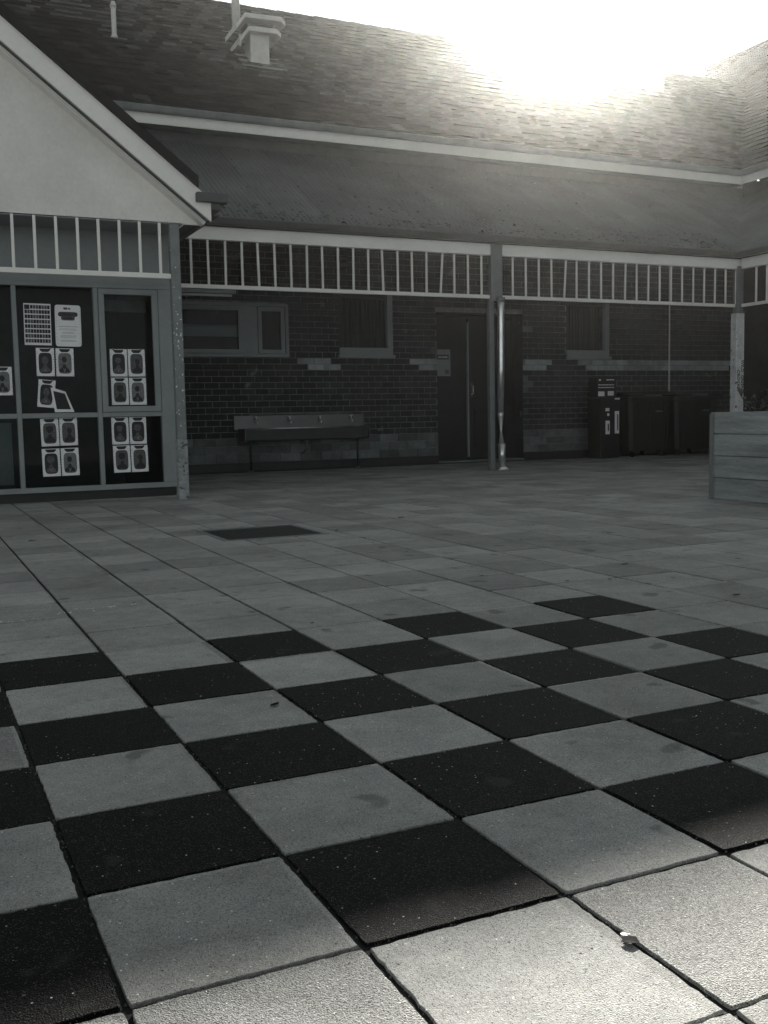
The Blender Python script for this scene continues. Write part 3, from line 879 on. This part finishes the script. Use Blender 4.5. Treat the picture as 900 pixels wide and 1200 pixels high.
# window wall
MB().box(-3.4, 2.69, YB + .01, YB + .10, 2.45, 3.3).build('upper_lining', M['frame'], G)
fl_ = MB().box(-3.4, 2.69, YG, YB + .0, 3.05, 3.07); fl_.build('porch_soffit', M['frame'], G)
MB().box(-3.5, 2.65, YB + .02, YB + .1, -.02, .105).build('base_plinth', M['dark'], G)
ww = MB()
ww.cbox(-3.4, 2.69, YB - .02, YB + .08, .105, .165, .004)           # bottom rail
ww.cbox(-3.4, 2.69, YB - .02, YB + .08, 2.41, 2.46, .004)           # head
ww.cbox(-3.4, .915, YB - .012, YB + .07, .945, 1.0, .004)
ww.cbox(.965, 1.795, YB - .012, YB + .07, .945, 1.0, .004)
ww.cbox(1.845, 2.53, YB - .012, YB + .07, .945, 1.0, .004)
for a, b_ in ((-1.55, -1.50), (-.40, -.35), (.915, .965), (1.795, 1.845)):
    ww.cbox(a, b_, YB - .018, YB + .078, .165, 2.41, .004)
ww.cbox(2.53, 2.69, YB - .015, YB + .08, .165, 2.41, .004)
wfr = ww.build('window_wall', M['frame'], G)
wframe('sash', 1.85, 2.525, 1.002, 2.405, YB - .03, .065, M['frame'], wfr)
for a, b_, z0, z1 in ((-3.4, -1.55, 1.0, 2.41), (-1.5, -.4, 1.0, 2.41), (-.35, .915, 1.0, 2.41), (.965, 1.795, 1.0, 2.41), (1.915, 2.46, 1.065, 2.34),
                      (-3.4, -1.55, .165, .945), (-1.5, -.4, .165, .945), (-.35, .915, .165, .945), (.965, 1.795, .165, .945), (1.845, 2.53, .165, .945)):
    pane(a, b_, z0, z1, YB + .035, wfr)
# room behind the glass
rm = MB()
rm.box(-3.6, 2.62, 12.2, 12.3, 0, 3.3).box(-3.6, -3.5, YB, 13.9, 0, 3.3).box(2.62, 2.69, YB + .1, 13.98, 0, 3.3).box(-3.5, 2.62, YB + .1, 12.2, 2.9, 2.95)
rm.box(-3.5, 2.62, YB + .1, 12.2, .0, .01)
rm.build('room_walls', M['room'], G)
MB().cbox(1.95, 2.5, YB + .5, YB + .56, 2.2, 2.34, .004).build('blind_box', M['stone_dim'], G)
c = MB()
for q in range(14):
    a = .70 + q * .012; c.box(a, a + .008, YB + .18 + .01 * (q % 2), YB + .19 + .01 * (q % 2), .2, .9)
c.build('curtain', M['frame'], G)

# ---- papers stuck on the inside of the panes
PY = YB + .0325
def blob(m, cx, cz, rx, rz, y, n=14, sq=2.0):
    pts = []
    for k in range(n):
        a = 2 * math.pi * k / n; c_, s_ = math.cos(a), math.sin(a)
        pts.append((cx + rx * math.copysign(abs(c_) ** (2 / sq), c_), y, cz + rz * math.copysign(abs(s_) ** (2 / sq), s_)))
    m.slab(pts, (0, .0006, 0))
def portrait(x0, z1, label, variant, w=.196, h=.315, tilt=0, group='portrait papers on the window panes'):
    e = empty('poster', (x0 + w / 2, PY, z1 - h / 2), label, 'poster', group)
    cx, cz = 0, 0
    r = random.Random(variant * 17 + 5)
    def L(m, nm, mt):
        o = link(nm, m.mesh(nm, M[mt]), e, keep=True)
        if nm == 'border_marks': o['kind'] = 'stuff'
        return o
    # paper with slightly uneven scalloped edge
    n = 22; pts = []
    for k in range(n * 4):
        s_ = k // n; t_ = (k % n) / n
        wob = (.0022 if k % 2 else -.0008) + r.uniform(-.0008, .0008)
        a, b_ = w / 2 - wob, h / 2 - wob
        pts.append([(-w / 2 + w * t_, 0, -b_), (a, 0, -h / 2 + h * t_), (w / 2 - w * t_, 0, b_), (-a, 0, h / 2 - h * t_)][s_])
    L(MB().slab(pts, (0, .001, 0)), 'paper', 'paper')
    m = MB(); blob(m, 0, -.012, w * .37, h * .37, -.0012, 20, 4.5); pn = L(m, 'portrait_panel', ['ink', 'ink_mid', 'paper_grey', 'ink', 'ink_mid', 'ink'][variant % 6])
    fg = MB(); dark_on = variant % 6 in (1, 2, 4)
    hx = r.uniform(-.008, .008)
    hs = r.uniform(.82, 1.25); hy = .02 + r.uniform(-.012, .010)
    blob(fg, hx, hy, w * .15 * hs, h * .115 * hs, -.0024, 14, 2.2)
    if variant % 2: blob(fg, hx, hy + .008, w * .19 * hs, h * .10 * hs, -.0023, 12, 2.6)
    pts = [(hx - w * .30, -.0024, -h * .36), (hx + w * .30, -.0024, -h * .36), (hx + w * .27, -.0024, -h * .25), (hx + w * .11, -.0024, -h * .17), (hx + w * .07, -.0024, -h * .07), (hx - w * .07, -.0024, -h * .07), (hx - w * .11, -.0024, -h * .17), (hx - w * .27, -.0024, -h * .25)]
    fg.slab(pts, (0, .0006, 0))
    L(fg, 'figure', 'ink' if dark_on else 'ink_mid')
    if variant % 3 != 1:
        m = MB(); m.slab([(hx - w * .09, -.0034, -h * .19), (hx, -.0034, -h * .26), (hx + w * .09, -.0034, -h * .19), (hx + w * .03, -.0034, -h * .34), (hx - w * .03, -.0034, -h * .34)], (0, .0006, 0)); L(m, 'collar', 'paper_grey')
    m = MB(); m.slab([(-w * .30, -.0016, h * .475), (w * .30, -.0016, h * .475), (w * .28, -.0016, h * .42), (w * .17, -.0016, h * .36), (-w * .17, -.0016, h * .36), (-w * .28, -.0016, h * .42)], (0, .0006, 0)); L(m, 'title_badge', 'ink')
    if r.random() < .5:
        m = MB(); tx = r.choice((-1, 1)) * w * .3; m.slab([(tx - .014, -.0022, h * .47), (tx + .014, -.0022, h * .475), (tx + .013, -.0022, h * .53), (tx - .013, -.0022, h * .525)], (0, .0006, 0)); L(m, 'tape', 'paper_grey')
    dots = MB()
    for sx in (-1, 1):
        for sz in (-.46, -.2, .1, .3): blob(dots, sx * w * .44, sz * h, .003, .004, -.0012, 6)
    L(dots, 'border_marks', 'ink_mid')
    e.rotation_euler.y = tilt
    return e
lab = 'portrait paper on the {} pane, {}'
T_ = [
    (1.150, 1.730, 'portrait paper under the photo grid sheet, left one of its pair', 0, .010),
    (1.362, 1.728, 'portrait paper under the notice, right one of its pair, pale background', 2, .010),
    (1.160, .942, 'portrait paper at top left of the lower middle pane', 1, -.012),
    (1.366, .945, 'portrait paper at top right of the lower middle pane', 4, -.004),
    (1.160, .600, 'portrait paper at bottom left of the lower middle pane', 5, -.010),
    (1.368, .602, 'portrait paper at bottom right of the lower middle pane', 2, -.012),
    (1.962, 1.725, 'upper left portrait paper of the four on the right hand sash', 3, .005),
    (2.168, 1.725, 'upper right portrait paper of the four on the right hand sash', 4, .0),
    (1.964, 1.398, 'lower left portrait paper of the four on the right hand sash', 1, .0),
    (2.170, 1.396, 'lower right portrait paper of the four on the right hand sash', 2, -.002),
    (1.946, .940, 'upper left portrait paper of the four on the lower right pane', 3, -.004),
    (2.152, .940, 'upper right portrait paper of the four on the lower right pane', 5, .0),
    (1.952, .612, 'lower left portrait paper of the four on the lower right pane', 1, -.010),
    (2.158, .612, 'lower right portrait paper of the four on the lower right pane', 4, -.010),
    (.69, 1.52, 'portrait paper cut off by the left edge of the photo', 2, .0),
]
for x, z, l_, v_, t_ in T_: portrait(x, z, l_, v_, tilt=t_)
portrait(1.150, 1.375, 'tilted portrait paper slipping down beside a curled one', 0, tilt=.10, w=.185, h=.31)
# curled paper
e = empty('poster', (1.40, PY, 1.16), 'curled portrait paper falling away to the right of the tilted one', 'poster', 'portrait papers on the window panes')
m = MB(); m2 = MB()
for a in range(9):
    for b_ in range(9):
        u_, v2 = a / 8, b_ / 8
        x = -.09 + .16 * u_ + .05 * (1 - v2) * u_ + .035 * (1 - v2) - .02; z = -.15 + .28 * v2 - .05 * u_ * v2; y = -.002 - .06 * u_ * u_ * (1 - v2) * .3 - .03 * v2 * math.sin(u_ * 3)
        m.v.append((x, y, z)); m2.v.append((x, y - .0015, z))
for a in range(8):
    for b_ in range(8):
        i = a * 9 + b_; q = (i, i + 9, i + 10, i + 1)
        m.f.append(q)
        if 1 <= a <= 6 and 1 <= b_ <= 6: m2.f.append(q)
link('paper', m.mesh('paper', M['paper']), e, True); link('portrait_panel', m2.mesh('portrait_panel', M['ink']), e, True)
# photo grid sheet
e = empty('poster', (1.185, PY, 1.99), 'sheet of many small dark photographs in eight rows, left of the notice', 'poster')
e.rotation_euler.y = .012
link('paper', MB().cbox(-.145, .145, 0, .0012, -.23, .23, .0004).mesh('paper', M['paper']), e, True)
gm = MB().box(-.0135, .0135, -.0012, -.0004, -.0205, .0205).mesh('photo', M['ink'])
gm2 = MB().box(-.0135, .0135, -.0012, -.0004, -.0205, .0205).mesh('photo', M['ink_mid'])
for r_ in range(8):
    for c_ in range(9):
        if r_ == 0 and c_ < 2: continue
        o = link('photo', gm if rnd.random() < .6 else gm2, e, True); o.location = (-.121 + c_ * .0303, 0, .192 - r_ * .0535)
link('logo', MB().box(-.136, -.08, -.0014, -.0004, .165, .215).mesh('logo', M['ink']), e, True)
# notice
e = empty('poster', (1.515, PY, 1.98), 'pale notice with a dark lettered heading and lines of print', 'poster')
e.rotation_euler.y = .010
m = MB(); blob(m, 0, 0, .142, .232, 0, 40, 14); link('paper', m.mesh('paper', M['paper']), e, True)
m = MB(); blob(m, 0, .128, .105, .028, -.001, 20, 5); blob(m, .0, .088, .075, .028, -.0012, 18, 5); link('heading_ground', m.mesh('heading_ground', M['ink_mid']), e, True)
for txt, z, s_ in (('CONGRATS', .113, .040), ('CLASS', .074, .036)):
    me = text_mesh(txt, s_, M['ink'], 'heading'); w_ = max(v_.co.x for v_ in me.vertices)
    o = link('heading', me, e, True); o.rotation_euler.x = math.radians(90); o.location = (-w_ / 2, -.003, z)
m = MB(); m.box(-.045, -.005, -.0012, -.0004, .180, .205).box(.0, .03, -.0012, -.0004, .183, .2)
m.build
link('badge', m.mesh('badge', M['ink_mid']), e, True)
m = MB()
for z, w_, hh in ((-.012, .105, .005), (-.036, .09, .003), (-.048, .095, .003), (-.082, .068, .006), (-.112, .085, .003), (-.124, .088, .003), (-.136, .08, .003), (-.172, .082, .006)):
    x = -w_
    while x < w_:
        l_ = rnd.uniform(.008, .024); m.box(x, min(x + l_, w_), -.0012, -.0004, z, z + hh); x += l_ + .005
tag(link('print_lines', m.mesh('print_lines', M['ink_mid']), e, True), kind='stuff')
m = MB()
for q in range(12):
    for sx in (-1, 1): blob(m, sx * .128, .2 - q * .036, .003, .003, -.0012, 6)
tag(link('border_marks', m.mesh('border_marks', M['ink_mid']), e, True), kind='stuff')

# ================================================================== DRINKING TROUGH
T = empty('drinking_trough', (6, WY - .2, .5), 'long stainless steel drinking trough with four taps on the brick wall', 'trough')
MB().cbox(4.82, 7.22, WY - .055, WY - .035, .70, .945, .003).build('splashback', M['stainless'], T)
m = MB()
m.slab([(4.90, WY - .05, .72), (4.90, WY - .42, .72), (4.90, WY - .43, .705), (4.90, WY - .40, .53), (4.90, WY - .10, .50), (4.90, WY - .05, .52), (4.90, WY - .06, .54), (4.90, WY - .38, .55), (4.90, WY - .41, .70), (4.90, WY - .05, .70)], (2.25, 0, 0))
m.cbox(4.885, 4.905, WY - .435, WY - .045, .515, .725, .003).cbox(7.145, 7.165, WY - .435, WY - .045, .515, .725, .003)
m.build('basin', M['stainless'], T)
MB().tube([(4.9, WY - .425, .722), (7.16, WY - .425, .722)], .012, 8).build('rolled_lip', M['galv'], T, True)  # brighter metal than the basin, standing in for the rim highlight
for lx in (5.02, 6.98):
    MB().tube([(lx, WY - .30, .0), (lx, WY - .30, .53)], .022, 10).build('leg', M['dark'], T, True)
    MB().tube([(lx, WY - .30, .0), (lx, WY - .30, .02)], .04, 10).build('leg_foot', M['metal_grey'], T, True)
for tx in (5.20, 5.80, 6.36, 6.95):
    tp = MB().tube([(tx, WY - .05, .85), (tx, WY - .12, .855), (tx, WY - .16, .845), (tx - .01, WY - .18, .80)], [.016, .015, .013, .012], 8).build('tap', M['chrome'], T, True)
    MB().tube([(tx, WY - .115, .86), (tx, WY - .115, .91)], .012, 8).tube([(tx - .035, WY - .115, .915), (tx + .035, WY - .115, .925)], .009, 8).build('tap_handle', M['chrome'], tp, True)

MB().tube([(6.05, WY - .22, .52), (6.05, WY - .22, .36), (6.05, WY - .10, .30), (6.05, WY - .03, .30)], .022, 10).build('waste_pipe', M['metal_grey'], T, True)
MB().tube([(5.1, WY - .045, .965), (7.0, WY - .045, .965)], .010, 8).build('supply_pipe', M['metal_grey'], T, True)
# ================================================================== BINS AND UNIT
def big_bin(x0, x1, label):
    y0, y1 = 13.05, 13.85
    e = empty('waste_bin', ((x0 + x1) / 2, 13.45, 0), label, 'bin', 'black waste bins against the wall')
    xm = (x0 + x1) / 2; hw = (x1 - x0) / 2
    m = MB()
    b = len(m.v)
    n = 4
    def ring(s_, z):
        c_ = .06
        X0, X1, Y0, Y1 = xm - hw * s_, xm + hw * s_, y0 + (1 - s_) * .4, y1
        return [(X0 + c_, Y0, z), (X1 - c_, Y0, z), (X1, Y0 + c_, z), (X1, Y1, z), (X0, Y1, z), (X0, Y0 + c_, z)]
    rs = [ring(.86, .12), ring(.90, .4), ring(.97, 1.08), ring(1.0, 1.10), ring(1.0, 1.16)]
    for r_ in rs: m.v += r_
    for k_ in range(4):
        for i in range(6):
            j = (i + 1) % 6; m.f.append((k_ * 6 + i, k_ * 6 + j, k_ * 6 + 6 + j, k_ * 6 + 6 + i))
    m.f.append((5, 4, 3, 2, 1, 0)); m.f.append(tuple(24 + i for i in range(6)))
    m.build('body', M['plastic'], e)
    l = MB(); L2 = [(x0 - .01, y0 - .03, 1.165), (x1 + .01, y0 - .03, 1.165), (x1 + .01, y1, 1.165), (x0 - .01, y1, 1.165)]
    l.v += L2 + [(x0, y0 - .02, 1.20), (x1, y0 - .02, 1.20), (x1, y1, 1.28), (x0, y1, 1.28)]
    l.f += [(0, 3, 2, 1), (4, 5, 6, 7), (0, 1, 5, 4), (1, 2, 6, 5), (2, 3, 7, 6), (3, 0, 4, 7)]
    ld = l.build('lid', M['plastic'], e)
    MB().tube([(xm - .2, y0 - .05, 1.19), (xm + .2, y0 - .05, 1.19)], .012, 8).build('lid_handle', M['metal_grey'], ld, True)
    for k_ in range(3):
        xx = xm - hw * .6 + k_ * hw * .6
        MB().slab([(xx - .02, y0 + .045, .16), (xx + .02, y0 + .045, .16), (xx + .02, y0 - .01 + .005, 1.05), (xx - .02, y0 - .01 + .005, 1.05)], (0, .03, 0)).build('rib', M['plastic'], e)
    for sx in (-1, 1):
        for yy in (y0 + .12, y1 - .1):
            wx = xm + sx * hw * .7
            MB().tube([(wx - .02, yy, .06), (wx + .02, yy, .06)], .06, 14).build('wheel', M['plastic'], e, True)
    m = MB()
    for k_, w_ in enumerate((.018, .03, .022, .03, .018)):
        a = xm + .10 + k_ * .036; m.box(a, a + w_, y0 - .006, y0 + .0, .865 + .004 * (k_ % 2), .895)
    m.build('maker_mark', M['metal_grey'], e)
    return e
big_bin(12.42, 13.48, 'left black waste bin against the wall, next to the labelled upright unit')
big_bin(13.55, 14.70, 'right black waste bin against the wall, behind the timber planter')
U = empty('collection_unit', (12.07, 13.4, 0), 'tall narrow black unit with white labels left of the waste bins', 'collection unit')
MB().cbox(11.84, 12.30, 13.20, 13.60, 0, 1.16, .012).build('body', M['plastic'], U)
MB().cbox(11.84, 12.30, 13.30, 13.56, 1.162, 1.56, .01).build('header_panel', M['plastic'], U)
m = MB()
def u_lab(x0, x1, z0, z1, y, nm='label_strip'):
    return MB().box(x0, x1, y - .004, y - .001, z0, z1).build(nm, M['label'], U)
# positions along the face from the left edge of the unit
pr_ = MB()
for x0, x1, z, hh in ((11.88, 11.93, 1.48, .035), (12.06, 12.24, 1.488, .024), (11.865, 12.24, 1.395, .018), (11.865, 12.24, 1.345, .018)):
    x = x0
    while x < x1 - .01:
        l_ = rnd.uniform(.03, .07); pr_.box(x, min(x + l_, x1), 13.296, 13.299, z + rnd.uniform(0, .004), z + hh); x += l_ + .008
tag(pr_.build('small_print', M['label'], U), kind='stuff')
u_lab(11.865, 12.01, 1.19, 1.28, 13.30); u_lab(12.09, 12.23, 1.20, 1.285, 13.30)
MB().box(12.18, 12.28, 13.17, 13.20, 1.12, 1.15).build('ledge', M['label'], U)
u_lab(11.96, 12.05, .90, .96, 13.20, 'sticker'); u_lab(12.0, 12.05, .81, .86, 13.20, 'sticker')
for x0, x1, z0, z1 in ((11.96, 12.06, .46, .72), (12.18, 12.28, .47, .90)):
    u_lab(x0, x1, z0, z1, 13.20, 'label_strip')
    MB().box(x0 + .05, x1 - .02, 13.192, 13.195, z0 + .06, z1 - .06).build('label_print', M['ink_mid'], U)

# ================================================================== PLANTER
PXF, PYE = 7.06, 5.11
P = empty('timber_planter', (PXF, PYE, 0), 'raised timber planter of four stacked sleepers at the right edge', 'planter')
ph = .2175
for k in range(4):
    z0 = .002 + k * ph
    MB().cbox(PXF + .0 + rnd.uniform(-.004, .004), PXF + .05, 1.9, PYE - .055, z0, z0 + ph - .006, .004).build('sleeper', M['timber'], P)
    MB().cbox(PXF + .0, 8.5, PYE - .05, PYE, z0, z0 + ph - .006, .004).build('sleeper', M['timber'], P)
    MB().cbox(PXF + .051, 8.5, 1.9, 1.95, z0, z0 + ph - .006, .004).build('sleeper', M['timber'], P)
MB().cbox(PXF - .012, PXF - .001, PYE - .045, PYE + .004, 0, 4 * ph - .02, .002).build('corner_strap', M['metal_grey'], P)
MB().box(PXF + .05, 8.5, 1.95, PYE - .05, .70, .80).build('soil', M['soil'], P)
lf = []
for k in range(3):
    m = MB(); n = 5; L_ = .09 + .02 * k; w_ = .018 + .006 * k
    for t_ in range(n + 1):
        s_ = t_ / n; ww_ = w_ * math.sin(math.pi * min(1, s_ * .9 + .08)); zz = .03 * math.sin(s_ * 2.2)
        m.v += [(-ww_, s_ * L_, zz + .004), (0, s_ * L_, zz), (ww_, s_ * L_, zz + .004)]
    for t_ in range(n):
        i = t_ * 3; m.f += [(i, i + 1, i + 4, i + 3), (i + 1, i + 2, i + 5, i + 4)]
    lf.append(m)
pos_l = [('first', 7.36, 4.78), ('second', 7.55, 4.35), ('third', 7.42, 3.9), ('x', 8.0, 4.6), ('x', 7.95, 3.9)]
plabs = ['low leafy plant at the far corner of the timber planter', 'low leafy plant just over the side of the planter by the photo edge', 'low leafy plant halfway along the timber planter', 'low leafy plant at the back of the timber planter, far end', 'low leafy plant at the back of the timber planter, near side']
for pi, (_, px_, py_) in enumerate(pos_l):
    e = empty('leafy_plant', (px_, py_, .80), plabs[pi], 'plant', 'low plants in the planter')
    st = MB(); fo = MB()
    for q in range(12):
        a = rnd.uniform(0, 6.28); R_ = rnd.uniform(.03, .20); H_ = rnd.uniform(.08, .26)
        tip = Vector((math.cos(a) * R_, math.sin(a) * R_, H_))
        st.tube([(0, 0, 0), tuple(tip * .6 + Vector((0, 0, .02))), tuple(tip)], [.004, .003, .0015], 5)
        for w in range(8):
            base = tip * rnd.uniform(.35, 1.0)
            mm = lf[rnd.randrange(3)]
            R3 = Matrix.Rotation(rnd.uniform(0, 6.28), 3, 'Z') @ Matrix.Rotation(rnd.uniform(-.4, .9), 3, 'X')
            b = len(fo.v); s_ = rnd.uniform(.5, 1.0)
            fo.v += [tuple(base + R3 @ (Vector(v_) * s_)) for v_ in mm.v]; fo.f += [tuple(b + i for i in f_) for f_ in mm.f]
    link('stem', st.mesh('stem', M['deadleaf']), e, True); link('foliage', fo.mesh('foliage', M['leaf']), e, True)

# ================================================================== LITTER
lt = MB()
def leafpoly(m, x, y, s_, a, z=.003, asp=.45):
    c_, s2 = math.cos(a), math.sin(a); b = len(m.v)
    for u_, v_, h in ((-1, 0, 0), (-.4, -asp, .3), (.3, -asp * .9, .1), (1, 0, .5), (.35, asp, .2), (-.4, asp * .9, .35)):
        m.v.append((x + (u_ * c_ - v_ * s2) * s_, y + (u_ * s2 + v_ * c_) * s_, z + h * s_ * .3))
    m.v.append((x, y, z)); 
    for k in range(6): m.f.append((b + k, b + (k + 1) % 6, b + 6))
for q in range(260):
    x, y = rnd.uniform(-1, 9), rnd.uniform(.8, 12)
    leafpoly(lt, x, y, rnd.uniform(.004, .018), rnd.uniform(0, 6.3))
tag(lt.build('leaf_litter', M['deadleaf']), 'tiny dark leaf crumbs scattered over the paving', 'leaf litter', kind='stuff')
wt = MB()
for cx, cy, n, sp in ((.02, 2.08, 22, .09), (-.33, 1.83, 26, .10), (.58, 2.22, 14, .10), (.40, 2.16, 6, .05)):
    for q in range(n):
        leafpoly(wt, cx + rnd.gauss(0, sp), cy + rnd.gauss(0, .012), rnd.uniform(.003, .010), rnd.uniform(0, 6.3), asp=.7)
for q in range(120): leafpoly(wt, rnd.uniform(-.6, 3), rnd.uniform(-1.3, 3.5), rnd.uniform(.0012, .0036), rnd.uniform(0, 6.3), asp=.8)
tag(wt.build('pale_litter', M['pale_bit']), 'crumbs of white litter along the paving joints at left', 'litter', kind='stuff')
jg = MB()
for q in range(2600):
    if rnd.random() < .6: x = gx(rnd.randrange(-1, 9)) + rnd.gauss(0, .0035); y = rnd.uniform(-1.75, 2.4)
    else: x = rnd.uniform(-.6, 3.4); y = gy(rnd.randrange(-5, 4)) + rnd.gauss(0, .004)
    r_ = rnd.uniform(.0012, .0034); b = len(jg.v); zb = -.006 + rnd.uniform(0, .004)
    jg.v += [(x - r_, y - r_ * .6, zb), (x + r_, y - r_ * .8, zb), (x + r_ * .2, y + r_, zb), (x + rnd.uniform(-.5, .5) * r_, y, zb + r_ * 1.4)]
    jg.f += [(b, b + 1, b + 3), (b + 1, b + 2, b + 3), (b + 2, b, b + 3)]
tag(jg.build('joint_grit', surf('joint_grit', .09, rough=1, var=.6, fine=200)), 'sand and grit caught in the joints of the near paving', 'grit', kind='stuff')
def single_leaf(u, v, s_, a, label):
    d_ = (M3 @ Vector(((u - 450) / 1196, 1, -(v - 600) / 1196))); t = -CAM.z / d_.z; p = CAM + d_ * t
    m = MB(); leafpoly(m, 0, 0, s_, a, .004)
    o = m.build('fallen_leaf', M['deadleaf']); o.location = (p.x, p.y, 0)
    tag(o, label, 'leaf', 'dead leaves lying on the paving')
for a in ((38, 634, .035, .2, 'dark dead leaf on the paving below the left window'), (322, 827, .022, .5, 'small dark leaf on a pale square at left'),
          (470, 607, .04, .3, 'dark dead leaf right of the drain grate'), (863, 698, .025, 0, 'small dark leaf on plain paving near the right edge'),
          (732, 662, .025, .1, 'small dark leaf on plain paving, lower left of the planter'), (395, 622, .03, .7, 'dark dead leaf by the right corner of the drain grate'),
          (537, 838, .014, .2, 'tiny dark leaf on the pale square left of centre')):
    single_leaf(*a)
# dead leaf with a scrap of pale fluff on the near joint
d_ = (M3 @ Vector(((738 - 450) / 1196, 1, -(1104 - 600) / 1196))); t = -CAM.z / d_.z; p = CAM + d_ * t
m = MB(); leafpoly(m, 0, 0, .017, 2.2, .004, .8)
o = m.build('fallen_leaf', M['deadleaf']); o.location = (p.x, p.y, .0); tag(o, 'curled dark leaf on the joint between two sunlit pavers in the front right corner', 'leaf', 'dead leaves lying on the paving')
m = MB()
r = random.Random(5)
for q in range(16):
    a_ = r.uniform(0, 6.3); R_ = r.uniform(0, .009); leafpoly(m, math.cos(a_) * R_, math.sin(a_) * R_, r.uniform(.002, .0045), r.uniform(0, 6.3), r.uniform(.002, .005), .8)
o = m.build('fluff_scrap', M['pale_bit']); o.location = (p.x + .004, p.y + .018, 0); tag(o, 'scrap of pale fluff beside the dark leaf on the sunlit front joint', 'litter', kind='stuff')

# ================================================================== HAZE, added to stand in for lens glare round the sun
hm = bpy.data.materials.new('haze'); hm.use_nodes = True
nt = hm.node_tree; nt.nodes.clear()
pv = nt.nodes.new('ShaderNodeVolumePrincipled'); out = nt.nodes.new('ShaderNodeOutputMaterial')
pv.inputs['Color'].default_value = (.80, .80, .77, 1)
pv.inputs['Density'].default_value = HAZE
pv.inputs['Anisotropy'].default_value = .93
nt.links.new(pv.outputs[0], out.inputs['Volume'])
h = MB().box(-20, 40, -22, 42, -1.04, 13.4).build('haze', hm)
tag(h, kind='stuff')
